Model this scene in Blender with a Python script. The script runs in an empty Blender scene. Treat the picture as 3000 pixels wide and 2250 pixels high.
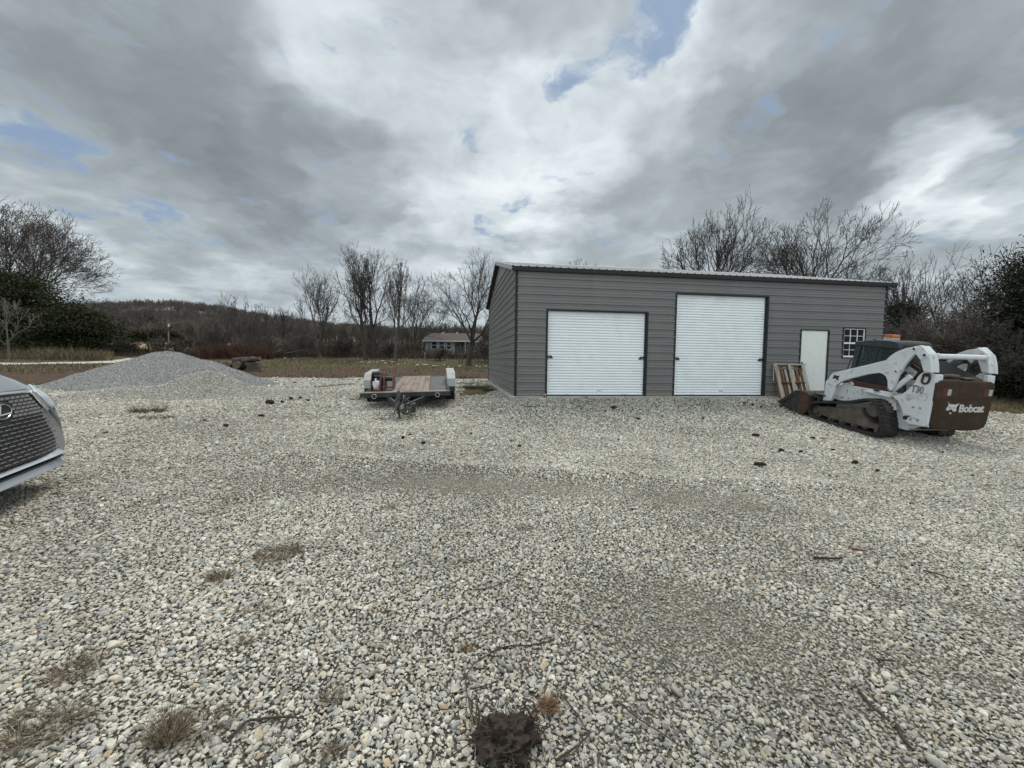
import bpy, bmesh, math, random
import numpy as np
from mathutils import Vector, Matrix, Euler
R = math.radians
sc = bpy.context.scene
COL = sc.collection
# ------------------------------------------------------------------ camera
CAMZ = 1.48                       # eye height above the gravel under the camera
FPX, PITCH, ROLL = 1204.2, 0.057758, 0.012719
_fw = Vector((0, math.cos(PITCH), -math.sin(PITCH)))
_r = Vector((1, 0, 0)); _u = _r.cross(_fw)
RT = _r * math.cos(ROLL) + _u * math.sin(ROLL)
UP = -_r * math.sin(ROLL) + _u * math.cos(ROLL)
cd = bpy.data.cameras.new('camera'); cam = bpy.data.objects.new('camera', cd); COL.objects.link(cam)
cd.sensor_width = 36; cd.lens = 36 * FPX / 3000; cd.clip_end = 6000; cd.clip_start = 0.05
cam.matrix_world = Matrix(((RT.x, UP.x, -_fw.x, 0), (RT.y, UP.y, -_fw.y, 0), (RT.z, UP.z, -_fw.z, CAMZ), (0, 0, 0, 1)))
sc.camera = cam
def ray(x, y): return _fw * FPX + RT * (x - 1500) - UP * (y - 1125)
def at(x, y, Y):                  # world point at depth Y along a sight line
    q = ray(x, y); return q * (Y / q.y) + Vector((0, 0, CAMZ))
# ------------------------------------------------------------------ light and exposure
sc.view_settings.view_transform = 'Standard'; sc.view_settings.look = 'None'
sc.view_settings.gamma = 1; sc.view_settings.use_curve_mapping = False
sc.view_settings.exposure = 0.40
SUN_EL, SUN_AZ = R(64), R(14)    # azimuth clockwise from +Y
sd_ = bpy.data.lights.new('sun', 'SUN'); sd_.energy = 2.2; sd_.angle = R(26); sd_.color = (1, .965, .91)
sun = bpy.data.objects.new('sun', sd_); COL.objects.link(sun)
_sd = Vector((math.sin(SUN_AZ) * math.cos(SUN_EL), math.cos(SUN_AZ) * math.cos(SUN_EL), math.sin(SUN_EL)))
sun.rotation_euler = _sd.to_track_quat('Z', 'Y').to_euler()

class NT:
    def __init__(s, tree): s.t = tree; s.n = tree.nodes; s.l = tree.links
    def node(s, typ, ins=None, **kw):
        n = s.n.new(typ)
        for k, v in kw.items(): setattr(n, k, v)
        for k, v in (ins or {}).items():
            i = n.inputs[k]
            if isinstance(v, bpy.types.NodeSocket): s.l.new(v, i)
            elif v is not None: i.default_value = v
        return n
    def math(s, op, a, b=None, c=None, clamp=False):
        d = {0: a}
        if b is not None: d[1] = b
        if c is not None: d[2] = c
        n = s.node('ShaderNodeMath', d, operation=op); n.use_clamp = clamp; return n.outputs[0]
    def vmath(s, op, a, b=None, sc_=None):
        d = {0: a}
        if b is not None: d[1] = b
        if sc_ is not None: d['Scale'] = sc_
        n = s.node('ShaderNodeVectorMath', d, operation=op)
        return n.outputs['Value'] if op in ('DOT_PRODUCT', 'LENGTH') else n.outputs['Vector']
    def noise(s, vec, scale, detail=4, rough=.5, dist=0.0, lac=2.0, col=False):
        n = s.node('ShaderNodeTexNoise', {'Vector': vec, 'Scale': scale, 'Detail': detail, 'Roughness': rough, 'Distortion': dist, 'Lacunarity': lac})
        return n.outputs['Color' if col else 0]
    def mapr(s, v, a, b, c=0., d=1., smooth=False):
        n = s.node('ShaderNodeMapRange', {'Value': v, 'From Min': a, 'From Max': b, 'To Min': c, 'To Max': d})
        if smooth: n.interpolation_type = 'SMOOTHSTEP'
        return n.outputs[0]
    def mix(s, f, a, b, mode='MIX'):
        n = s.n.new('ShaderNodeMix'); n.data_type = 'RGBA'; n.blend_type = mode
        for i, v in ((0, f), (6, a), (7, b)):
            if isinstance(v, bpy.types.NodeSocket): s.l.new(v, n.inputs[i])
            else: n.inputs[i].default_value = v if i == 0 else (tuple(v) + (1,))[:4]
        return n.outputs[2]
    def ramp(s, f, stops, interp='LINEAR'):
        n = s.n.new('ShaderNodeValToRGB'); n.color_ramp.interpolation = interp
        e = n.color_ramp.elements
        while len(e) < len(stops): e.new(.5)
        for el, (p, c) in zip(e, stops):
            el.position = p; el.color = (c, c, c, 1) if isinstance(c, (int, float)) else tuple(c) + (1,)
        s.l.new(f, n.inputs[0]); return n.outputs[0]

# ------------------------------------------------------------------ world: blue sky under broken grey cloud
w = bpy.data.worlds.new('World'); sc.world = w; w.use_nodes = True
T = NT(w.node_tree); T.n.clear()
tc = T.node('ShaderNodeTexCoord').outputs['Generated']
nrm = T.vmath('NORMALIZE', tc)
sx = T.node('ShaderNodeSeparateXYZ', {0: nrm})
dz = T.math('MAXIMUM', sx.outputs[2], 0.0)
den = T.math('ADD', dz, 0.22)
pl = T.node('ShaderNodeCombineXYZ', {0: T.math('DIVIDE', sx.outputs[0], den), 1: T.math('DIVIDE', sx.outputs[1], den), 2: 0.0}).outputs[0]
def skydir(x, y): q = ray(x, y); return tuple(q.normalized())
def blob(x, y, r, amt):           # amt x soft lobe of angular radius r (degrees) round a sky direction
    d = T.vmath('DOT_PRODUCT', nrmw, skydir(x, y))
    return T.mapr(d, math.cos(R(r)), 1.0, 0.0, amt, smooth=True)
wn = T.vmath('SUBTRACT', T.noise(pl, 2.6, 4, .55, col=True), (.5, .5, .5))
nrmw = T.vmath('NORMALIZE', T.vmath('ADD', nrm, T.vmath('SCALE', wn, sc_=.42)))
plw = T.vmath('ADD', pl, T.vmath('SCALE', wn, sc_=.35))
n1 = T.noise(plw, 1.15, 5, .48)
n2 = T.noise(T.vmath('ADD', plw, (7.3, 2.1, 0)), 3.4, 6, .52)
n3 = T.noise(T.vmath('ADD', plw, (3.1, 9.7, 0)), 8.5, 6, .6)
th = T.math('ADD', T.math('MULTIPLY', T.math('SUBTRACT', n1, .5), 1.15), T.math('MULTIPLY', T.math('SUBTRACT', n2, .5), 1.05))
th = T.math('ADD', th, T.math('MULTIPLY', T.math('SUBTRACT', n3, .5), .34))
th = T.math('ADD', th, .50)
for b in [(420, 330, 20, -.17), (200, 40, 22, -.15), (750, 420, 13, -.10), (330, 520, 11, -.14), (800, 690, 9, -.20), (2640, 330, 20, -.18), (2950, 120, 22, -.16), (2250, 560, 12, -.16), (1020, 560, 8, -.14), (2300, 160, 12, -.10),
          (1230, 250, 15, .15), (1620, 420, 12, .28), (1950, 200, 8, .26), (2050, 60, 9, .16), (480, 410, 6, .16), (2660, 560, 6, .46), (2950, 540, 6, .38), (1500, 560, 8, .16), (250, 690, 10, .16), (1300, 740, 9, .10), (1330, 650, 8, .14), (550, 740, 10, .14), (1500, 720, 7, .12), (60, 480, 12, .14), (1050, 30, 14, .12)]:
    th = T.math('ADD', th, blob(*b))
cloud = T.ramp(T.mapr(th, -.25, 1.1, 0, 1), [(.0, (.20, .222, .228)), (.24, (.265, .295, .303)), (.48, (.37, .415, .43)), (.66, (.52, .575, .60)), (.82, (.68, .738, .76)), (1.0, (.86, .905, .92))])
bl = T.math('MULTIPLY', T.math('SUBTRACT', T.noise(T.vmath('ADD', plw, (3.1, 9.7, 0)), 6.5, 5, .6), .5), 3.2)
bl = T.math('ADD', bl, T.math('MULTIPLY', T.math('SUBTRACT', n2, .5), -.9))
for b in [(1710, 250, 5, .34), (1780, 190, 5, .30), (1860, 130, 5, .40), (1930, 70, 5, .34), (2000, 10, 5, .40), (1830, 150, 12, .12), (-30, 270, 7, .50), (40, 380, 5, .18), (410, 615, 3.5, .52), (540, 622, 3, .3), (60, 330, 10, .04), (1450, 640, 5, .4)]:
    bl = T.math('ADD', bl, blob(*b))
cloud = T.mix(T.mapr(bl, .36, 1.10, 0, .85, smooth=True), cloud, (.115, .205, .39))
cloud = T.mix(T.mapr(T.math('ADD', bl, T.math('MULTIPLY', n1, .5)), .40, 1.1, 0, .38, smooth=True), cloud, (.40, .50, .60))
# low haze band near the horizon
hz = T.mapr(sx.outputs[2], .0, .16, .5, 0, smooth=True)
cloud = T.mix(hz, cloud, (.46, .53, .60))
# unseen sky behind the camera, brightened to light the garage front and doors
fill_dir = (-.30, -.80, .52)
gl = T.mapr(T.vmath('DOT_PRODUCT', nrm, fill_dir), .05, 1.0, 1.0, 2.5, smooth=True)
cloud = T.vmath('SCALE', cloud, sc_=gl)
sky = T.node('ShaderNodeTexSky', sky_type='NISHITA'); sky.sun_disc = False; sky.sun_elevation = SUN_EL; sky.sun_rotation = SUN_AZ
cov = 1.0
bg1 = T.node('ShaderNodeBackground', {0: sky.outputs[0], 1: .085})
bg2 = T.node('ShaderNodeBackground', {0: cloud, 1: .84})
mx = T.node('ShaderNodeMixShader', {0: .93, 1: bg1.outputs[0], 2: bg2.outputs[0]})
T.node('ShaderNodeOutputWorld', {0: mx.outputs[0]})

# ------------------------------------------------------------------ helpers
def tag(o, label=None, cat=None, group=None, kind=None):
    if label: o['label'] = label
    if cat: o['category'] = cat
    if group: o['group'] = group
    if kind: o['kind'] = kind
    return o
def thing(name, label, cat, loc=(0, 0, 0), rot=(0, 0, 0), group=None, kind=None):
    o = bpy.data.objects.new(name, None); COL.objects.link(o); o.empty_display_size = .2
    o.location = loc; o.rotation_euler = rot
    return tag(o, label, cat, group, kind)
class MB:
    def __init__(s): s.v = []; s.f = []; s.M = None
    def add(s, vs, fs):
        b = len(s.v)
        if s.M is not None: vs = [tuple(s.M @ Vector(p)) for p in vs]
        s.v += [tuple(p) for p in vs]; s.f += [tuple(b + i for i in f) for f in fs]; return s
    def box(s, x0, x1, y0, y1, z0, z1):
        x0, x1 = sorted((x0, x1)); y0, y1 = sorted((y0, y1)); z0, z1 = sorted((z0, z1))
        return s.add([(x0,y0,z0),(x1,y0,z0),(x1,y1,z0),(x0,y1,z0),(x0,y0,z1),(x1,y0,z1),(x1,y1,z1),(x0,y1,z1)],
                     [(0,3,2,1),(4,5,6,7),(0,1,5,4),(1,2,6,5),(2,3,7,6),(3,0,4,7)])
    def prism(s, pts, a, b, axis='y'):   # polygon in the two other axes, extruded a..b along axis
        def P(p, t): return {'y': (p[0], t, p[1]), 'x': (t, p[0], p[1]), 'z': (p[0], p[1], t)}[axis]
        n = len(pts)
        return s.add([P(p, a) for p in pts] + [P(p, b) for p in pts],
                     [tuple(range(n)), tuple(range(2*n-1, n-1, -1))] + [(i, i+n, (i+1) % n + n, (i+1) % n) for i in range(n)])
    def bar(s, p, q, w, h=None, up=(0, 0, 1)):
        h = h or w; p = Vector(p); q = Vector(q); d = (q-p).normalized(); u = Vector(up)
        if abs(d.dot(u)) > .95: u = Vector((1, 0, 0))
        a = d.cross(u).normalized(); u = a.cross(d)
        c = [a*(w/2)+u*(h/2), -a*(w/2)+u*(h/2), -a*(w/2)-u*(h/2), a*(w/2)-u*(h/2)]
        return s.add([p+k for k in c]+[q+k for k in c], [(3,2,1,0),(4,5,6,7)]+[(i, (i+1) % 4, (i+1) % 4+4, i+4) for i in range(4)])
    def tube(s, pts, r, n=8, cap=True):
        pts = [Vector(p) for p in pts]; rs = r if isinstance(r, (list, tuple)) else [r]*len(pts)
        vs = []; fs = []; a = None
        for i, p in enumerate(pts):
            d = (pts[min(i+1, len(pts)-1)] - pts[max(i-1, 0)]); d = d.normalized() if d.length > 1e-9 else Vector((0, 0, 1))
            if a is None: a = d.cross(Vector((0, 0, 1)) if abs(d.z) < .9 else Vector((1, 0, 0))).normalized()
            else:
                a = a - d*a.dot(d); a = a.normalized() if a.length > 1e-6 else d.orthogonal().normalized()
            b = d.cross(a)
            for k in range(n):
                t = 2*math.pi*k/n; vs.append(p + (a*math.cos(t)+b*math.sin(t))*rs[i])
        for i in range(len(pts)-1):
            for k in range(n):
                k2 = (k+1) % n; fs.append((i*n+k, i*n+k2, (i+1)*n+k2, (i+1)*n+k))
        if cap: fs += [tuple(range(n-1, -1, -1)), tuple((len(pts)-1)*n+k for k in range(n))]
        return s.add(vs, fs)
    def cyl(s, p, q, r, n=20): return s.tube([p, q], r, n)
    def ring(s, c, axis, R_, r, n=20, m=6):
        ax = Vector(axis).normalized(); a = ax.orthogonal().normalized(); b = ax.cross(a); c = Vector(c)
        vs = []; fs = []
        for i in range(n):
            t = 2*math.pi*i/n; d = a*math.cos(t)+b*math.sin(t)
            for k in range(m):
                f = 2*math.pi*k/m; vs.append(c + d*(R_+r*math.cos(f)) + ax*(r*math.sin(f)))
        for i in range(n):
            for k in range(m):
                fs.append((i*m+k, ((i+1) % n)*m+k, ((i+1) % n)*m+(k+1) % m, i*m+(k+1) % m))
        return s.add(vs, fs)
    def grid(s, P):                       # P: rows of points
        h, w_ = len(P), len(P[0])
        return s.add([p for r in P for p in r], [(i*w_+j, i*w_+j+1, (i+1)*w_+j+1, (i+1)*w_+j) for i in range(h-1) for j in range(w_-1)])
    def build(s, name, mat, parent=None, bev=0, smooth=False, seg=2, fix=True):
        me = bpy.data.meshes.new(name); me.from_pydata([tuple(p) for p in s.v], [], s.f); me.update()
        if fix and len(s.f) < 40000:
            bm = bmesh.new(); bm.from_mesh(me); bmesh.ops.recalc_face_normals(bm, faces=bm.faces); bm.to_mesh(me); bm.free()
        if mat: me.materials.append(mat)
        o = bpy.data.objects.new(name, me); COL.objects.link(o); o.parent = parent
        if smooth:
            me.polygons.foreach_set('use_smooth', [True]*len(me.polygons))
            try: me.set_sharp_from_angle(angle=R(smooth if smooth is not True else 40))
            except Exception: pass
        if bev:
            m = o.modifiers.new('bevel', 'BEVEL'); m.width = bev; m.segments = seg; m.limit_method = 'ANGLE'; m.angle_limit = R(35)
        return o
def npmesh(name, V, F, mat, smooth=False, parent=None):      # quads/tris from numpy arrays
    me = bpy.data.meshes.new(name); V = np.asarray(V, np.float32); F = np.asarray(F, np.int32)
    me.vertices.add(len(V)); me.vertices.foreach_set('co', V.ravel())
    me.loops.add(F.size); me.loops.foreach_set('vertex_index', F.ravel())
    me.polygons.add(len(F)); me.polygons.foreach_set('loop_start', np.arange(0, F.size, F.shape[1], dtype=np.int32))
    if smooth: me.polygons.foreach_set('use_smooth', np.ones(len(F), bool))
    me.update(calc_edges=True)
    if mat: me.materials.append(mat)
    o = bpy.data.objects.new(name, me); COL.objects.link(o); o.parent = parent; return o
def rgb(r, g, b):                         # sRGB 0-255 -> linear
    f = lambda c: ((c/255+.055)/1.055)**2.4 if c > 10 else c/255/12.92
    return (f(r), f(g), f(b))
MC = {}
def pm(name, base, rough=.6, metal=0., var=.12, vs=6., bump=.0, bs=60., dirt=None, damt=.5, ds=3., stretch=None, spec=.5, coat=0., dlo=.5, dhi=.7):
    """painted / worn material: base colour broken by noise, optional stain colour in patches, optional fine bump"""
    if name in MC: return MC[name]
    m = bpy.data.materials.new(name); m.use_nodes = True; t = NT(m.node_tree); b = t.n['Principled BSDF']
    co = t.node('ShaderNodeTexCoord').outputs['Object']
    if stretch: co = t.node('ShaderNodeMapping', {0: co, 'Scale': stretch}).outputs[0]
    n = t.noise(co, vs, 5, .6)
    c = t.mix(1.0, base, t.ramp(n, [(.25, 1-var*1.6), (.75, 1+var)]), 'MULTIPLY')
    if dirt:
        k = t.mapr(t.noise(t.vmath('ADD', co, (5.3, 1.7, 9.1)), ds, 7, .62), dlo, dhi, 0, damt, smooth=True)
        c = t.mix(k, c, dirt)
    t.l.new(c, b.inputs['Base Color'])
    rr = t.mapr(n, .2, .8, max(0.02, rough-.08), min(1, rough+.1)); t.l.new(rr, b.inputs['Roughness'])
    b.inputs['Metallic'].default_value = metal; b.inputs['Specular IOR Level'].default_value = spec; b.inputs['Coat Weight'].default_value = coat
    b.inputs['Coat Roughness'].default_value = .05
    if bump:
        bn = t.node('ShaderNodeBump', {'Strength': bump, 'Distance': .01, 'Height': t.noise(co, bs, 4, .6)}); t.l.new(bn.outputs[0], b.inputs['Normal'])
    MC[name] = m; return m
def vnoise(x, y, cell, seed):             # smooth value noise, -1..1
    r_ = np.random.RandomState(seed).rand(257, 257)*2-1
    u = x/cell+1000.37; v = y/cell+1000.71
    i = np.floor(u).astype(int); j = np.floor(v).astype(int); fu = u-i; fv = v-j
    fu = fu*fu*(3-2*fu); fv = fv*fv*(3-2*fv); g = lambda a, b: r_[a % 257, b % 257]
    return (g(i, j)*(1-fu)+g(i+1, j)*fu)*(1-fv)+(g(i, j+1)*(1-fu)+g(i+1, j+1)*fu)*fv
def sst(a, b, x): t = np.clip((x-a)/(b-a), 0, 1); return t*t*(3-2*t)

# ------------------------------------------------------------------ ground shape
TH = 0.141060; BC = Vector((0.08774, 11.80087, 0)); BD = Vector((math.cos(TH), math.sin(TH), 0)); BN = Vector((-BD.y, BD.x, 0))
def gz0(X, Y):
    X = np.asarray(X, float); Y = np.asarray(Y, float)
    zl = -1.47 - np.where(X < 0, .03, .025)*np.clip(X, -7, 12)
    t = np.interp(Y, [9, 21], [0, 1]); L = zl*(1-t)+(-1.0)*t
    L = np.where(Y > 21, np.interp(Y, [21, 30, 37, 45, 60, 100, 140, 200, 400, 3000], [-1, -.75, -.45, -.1, .6, 1.9, 4.3, 6.5, 7, 7]), L)
    sdn = -((X-BC.x)*BN.x+(Y-BC.y)*BN.y)
    P = np.interp(sdn, [-50, 0, .35, .8, 1.5, 4.46, 6.5], [-1.08, -1.08, -1.10, -1.18, -1.34, -1.67, -1.78])
    Rr = .5*(P+zl+np.sqrt((P-zl)**2+.004))
    Rr = np.where(sdn > -.1, Rr, np.maximum(-1.09, zl))
    b = sst(14, 24, Y); Rr = Rr*(1-b)+L*b
    w_ = sst(-2.6, 1.0, X); z = L*(1-w_)+Rr*w_
    return z + CAMZ
def heaps(X, Y):
    return 0
def gz(X, Y):
    X = np.asarray(X, float); Y = np.asarray(Y, float); z = gz0(X, Y)
    near = 1-sst(22, 40, Y); sdn = -((X-BC.x)*BN.x+(Y-BC.y)*BN.y)
    calm = sst(0.1, 1.2, np.abs(sdn)) 
    z = z + near*calm*(.022*vnoise(X, Y, 1.7, 1)+.012*vnoise(X, Y, .6, 2))
    # a low windrow of stone across the lot and the worn hollow before it
    r0 = 5.05 - .10*X + .25*vnoise(X, 0*Y, 2.5, 8)
    z = z + .035*np.exp(-((Y-r0-.28)/.22)**2)*sst(-4.5, -2.5, X)*(1-sst(4, 7, X)) - .025*np.exp(-((Y-r0+.25)/.35)**2)*sst(-5, -2.5, X)*(1-sst(3, 6, X))
    G = lambda cx, cy, a, b, h: h*np.exp(-(((X-cx)/a)**2+((Y-cy)/b)**2)**2)     # hollows pressed under the machines
    z = z + G(8.95, 9.9, 2.5, 2.3, -.088) + G(-2.55, 9.35, .8, .8, -.10) + G(-1.94, 12.99, .6, .9, .045) + G(-4.25, 12.57, .6, .9, -.055)
    far = sst(25, 60, Y); z = z + far*.25*vnoise(X, Y, 14, 5)
    return z
def g1(x, y): return float(gz(x, y))
def on(px, Y): p = at(px, 1050, Y); return Vector((p.x, Y, g1(p.x, Y)))
# ------------------------------------------------------------------ ground sheet
def seq(a, b, st, far, gr):
    v = list(np.arange(a, b+1e-6, st)); s_ = st; x = v[-1]
    while x < far: s_ *= gr; x += s_; v.append(x)
    return v
xs = sorted(set([-k for k in seq(0, 20, .16, 2600, 1.09)] + seq(0, 17, .16, 2600, 1.09)))
ys = sorted(set([-k for k in seq(0, 4, .5, 60, 1.3)] + seq(0, 24, .16, 2600, 1.045)))
XX, YY = np.meshgrid(np.array(xs), np.array(ys)); ZZ = gz(XX, YY)
nx, ny = len(xs), len(ys); idx = np.arange(nx*ny).reshape(ny, nx)
GF = np.stack([idx[:-1, :-1], idx[:-1, 1:], idx[1:, 1:], idx[1:, :-1]], -1).reshape(-1, 4)
ground = npmesh('ground', np.stack([XX, YY, ZZ], -1).reshape(-1, 3), GF, None, smooth=True); tag(ground, kind='structure')
def gbound(X): return np.interp(X, [-60, -30, -17, -12, -8, 0, 12.3, 13.3, 15, 40], [8, 12.5, 14.6, 20.2, 21, 21.4, 21.4, 13.1, 12.2, 9]) + .35*vnoise(X, 0*X, 2.2, 11) + .2*vnoise(X, 0*X, .7, 12)
def m_gravel(X, Y):
    m = 1-sst(-.35, .35, Y-gbound(X)+.5*vnoise(X, Y, 1.1, 13))
    pg = np.exp(-(((X+1.3)/.75)**2+((Y-15.3)/1.9)**2)); return m*(1-sst(.25, .7, pg+.25*vnoise(X, Y, .5, 14)))
def m_path(X, Y):
    d = np.full(X.shape, 1e9)
    pts = [(-52, 28.5), (-37, 30.5), (-33.5, 34), (-35.5, 39), (-39.5, 47)]
    for (a, b), (c, e) in zip(pts[:-1], pts[1:]):
        t = np.clip(((X-a)*(c-a)+(Y-b)*(e-b))/((c-a)**2+(e-b)**2), 0, 1); d = np.minimum(d, np.hypot(X-a-t*(c-a), Y-b-t*(e-b)))
    return 1-sst(.9, 1.9, d+.6*vnoise(X, Y, 1.6, 15))
def m_mud(X, Y):
    q = Y-gbound(X); wd = np.interp(X, [-40, -20, -12, -3], [13, 12, 12, 8])
    return sst(-.5, .6, q+.7*vnoise(X, Y, 1.5, 16))*(1-sst(.7, 1.1, q/wd+.25*vnoise(X, Y, 2.5, 17)))*(X < 10)
def heap_big(X, Y):
    u = X+13.5+.35*vnoise(X, Y, 1.6, 43); u = np.where(u > 0, u/4.2, u/3.8); v = (Y-16.0+.25*vnoise(X, Y, 1.9, 44))/3.2; r = np.sqrt(u*u+v*v)
    t = np.clip(1-r, 0, 1); return 1.50*(t**1.22)*(1-.10*np.exp(-(r/.09)**2))*sst(0, .06, t) + (t > 0)*(.07*vnoise(X, Y, .8, 41)+.05*vnoise(X, Y, .35, 46)+.10*vnoise(X, Y, 1.9, 45))*np.minimum(1, t*3.5)
def heap_small(X, Y):
    a = .74*np.exp(-(((X+9.45)/1.0)**2+((Y-12.7)/.95)**2)); b_ = .27*np.exp(-(((X+11.6)/1.3)**2+((Y-12.3)/.9)**2)); c = .13*np.exp(-(((X+7.6)/1.2)**2+((Y-13.3)/1.2)**2))
    return np.maximum(0, a+b_+c-.035+.02*vnoise(X, Y, .45, 42)*(a+b_ > .05))
def m_fine(X, Y):                         # patches where dust and fines show between the stones
    def e(cx, cy, a, b, r=0.):
        c, s_ = math.cos(r), math.sin(r); u = (X-cx)*c+(Y-cy)*s_; v = -(X-cx)*s_+(Y-cy)*c; return np.exp(-(u/a)**2-(v/b)**2)
    f = 1.15*e(-.8, 4.75, 1.5, .42, -.06)+.8*e(2.0, 4.55, 2.0, .45, -.16)+.75*e(1.1, 2.25, .55, .38)+.4*e(2.6, 3.4, 1.5, .6)+.35*e(-2.2, 4.4, .8, .35)+.4*e(4.2, 6.6, 1.2, .25)+.3*e(1.7, 1.5, .8, .18, -.7)+.55*e(3.1, 2.35, 1.9, .10, -.42)+.5*e(2.6, 1.75, 1.6, .09, -.50)+.45*e(4.5, 3.6, 2.4, .14, -.30)+.30*e(2.8, 1.9, 1.5, .8, -.4)+.4*e(-1.2, 6.9, 2.5, .12, .05)+.4*e(3.5, 7.9, 3, .15, .03)
    return np.clip(f*.78+.22*vnoise(X, Y, 1.2, 21)+.15*vnoise(X, Y, .4, 22), 0, 1)
me = ground.data
def vattr(me, nm, arr):
    a = me.attributes.new(nm, 'FLOAT', 'POINT'); a.data.foreach_set('value', np.asarray(arr, np.float32).ravel())
vattr(me, 'gravel', m_gravel(XX, YY)); vattr(me, 'mud', m_mud(XX, YY)); vattr(me, 'path', m_path(XX, YY)); vattr(me, 'fine', m_fine(XX, YY))
vattr(me, 'near', (1-sst(12, 19, YY))*sst(-.5, -.1, YY)*(1-sst(-.5, .1, np.abs(XX)-np.minimum(1.32*np.maximum(YY, 0)+3.0, 16.6)))); 

def stone_tex(t, co, scale, tone):
    """crushed limestone seen from too far to be single stones: cells with their own tone, dark gaps, bump height"""
    v = t.node('ShaderNodeTexVoronoi', {'Vector': co, 'Scale': scale, 'Randomness': 1.0}); v.feature = 'F1'
    ve = t.node('ShaderNodeTexVoronoi', {'Vector': co, 'Scale': scale}); ve.feature = 'DISTANCE_TO_EDGE'
    s3 = t.node('ShaderNodeSeparateXYZ', {0: v.outputs['Color']})
    c = t.ramp(s3.outputs[0], [(0, tuple(k*.5 for k in tone)), (.22, tuple(k*.80 for k in tone)), (.6, tone), (.85, tuple(k*1.22 for k in tone)), (1, tuple(min(.8, k*1.6) for k in tone))])
    tint = t.ramp(s3.outputs[1], [(0, (.92, .97, 1.06)), (.5, (1, 1, 1)), (.85, (1.03, 1.0, .93)), (1, (1.1, .96, .78))])
    c = t.mix(1, c, tint, 'MULTIPLY')
    gap = t.mapr(ve.outputs['Distance'], 0, .16, 0, 1, smooth=True)
    return t.mix(gap, tuple(k*.30 for k in tone), c), t.math('MULTIPLY', gap, t.mapr(s3.outputs[2], 0, 1, .5, 1.1))
def make_ground_mat():
    m = bpy.data.materials.new('ground'); m.use_nodes = True; t = NT(m.node_tree); b = t.n['Principled BSDF']
    co = t.node('ShaderNodeTexCoord').outputs['Object']
    A = lambda n: t.node('ShaderNodeAttribute', attribute_name=n).outputs['Fac']
    c1, h1 = stone_tex(t, co, 30, (.485, .47, .42)); c2, h2 = stone_tex(t, co, 13, (.485, .47, .42))
    cs = t.mix(.35, c1, c2)
    big = t.noise(co, .9, 4, .6); cs = t.mix(1, cs, t.ramp(big, [(.3, .86), (.7, 1.12)]), 'MULTIPLY')
    dust = t.mix(t.noise(co, 220, 3, .6), (.17, .157, .13), (.31, .292, .25))
    cs = t.mix(t.math('MULTIPLY', A('fine'), .6), cs, dust)
    cs = t.mix(A('near'), cs, t.mix(A('fine'), (.052, .046, .036), (.17, .155, .12)))
    # dead winter grass, straw and olive
    gn = t.noise(t.node('ShaderNodeMapping', {0: co, 'Scale': (1, .35, 1)}).outputs[0], 5, 6, .7); gl_ = t.noise(co, .22, 4, .6)
    gr = t.ramp(gn, [(.2, (.022, .019, .009)), (.45, (.060, .050, .024)), (.62, (.105, .084, .042)), (.85, (.20, .165, .095))])
    gr = t.mix(t.mapr(gl_, .42, .62, 0, .75, smooth=True), gr, t.ramp(gn, [(.3, (.032, .030, .012)), (.7, (.088, .078, .036))]))
    sep = t.node('ShaderNodeSeparateXYZ', {0: co})
    tan = t.ramp(t.noise(co, .12, 5, .6), [(.3, (.20, .145, .085)), (.7, (.34, .255, .16))])
    tfac = t.mapr(t.math('MULTIPLY_ADD', sep.outputs[1], .62, sep.outputs[0]), -6, 6, 1, .12); gr = t.mix(t.math('MULTIPLY', tfac, t.mapr(t.math('ADD', sep.outputs[1], t.math('MULTIPLY', t.noise(co, .05, 3), 20)), 68, 92, 0, 1, smooth=True)), gr, tan)
    mn = t.noise(t.node('ShaderNodeMapping', {0: co, 'Scale': (.6, 1.6, 1)}).outputs[0], 3.2, 7, .68)
    mu = t.ramp(mn, [(.25, (.018, .012, .008)), (.5, (.058, .036, .023)), (.68, (.10, .066, .044)), (.82, (.19, .15, .11))])
    edge = t.math('SUBTRACT', t.noise(co, 6, 5, .65), .5)
    mk = lambda a, s_=.9: t.mapr(t.math('ADD', a, t.math('MULTIPLY', edge, s_)), .38, .62, 0, 1, smooth=True)
    c = t.mix(mk(A('mud')), gr, mu)
    cp, _h = stone_tex(t, co, 22, (.60, .57, .50)); c = t.mix(mk(A('path'), 1.2), c, cp)
    gk = mk(A('gravel'), .8); c = t.mix(gk, c, cs)
    t.l.new(c, b.inputs['Base Color']); b.inputs['Roughness'].default_value = .93; b.inputs['Specular IOR Level'].default_value = .2
    hh = t.math('ADD', t.math('MULTIPLY', t.math('MULTIPLY_ADD', h1, .5, t.math('MULTIPLY', h2, .5)), t.math('MULTIPLY', gk, t.math('SUBTRACT', 1.0, A('near')))), t.math('MULTIPLY', gn, .9))
    bn = t.node('ShaderNodeBump', {'Strength': .9, 'Distance': .03, 'Height': hh}); t.l.new(bn.outputs[0], b.inputs['Normal'])
    return m
ground.data.materials.append(make_ground_mat())

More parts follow.
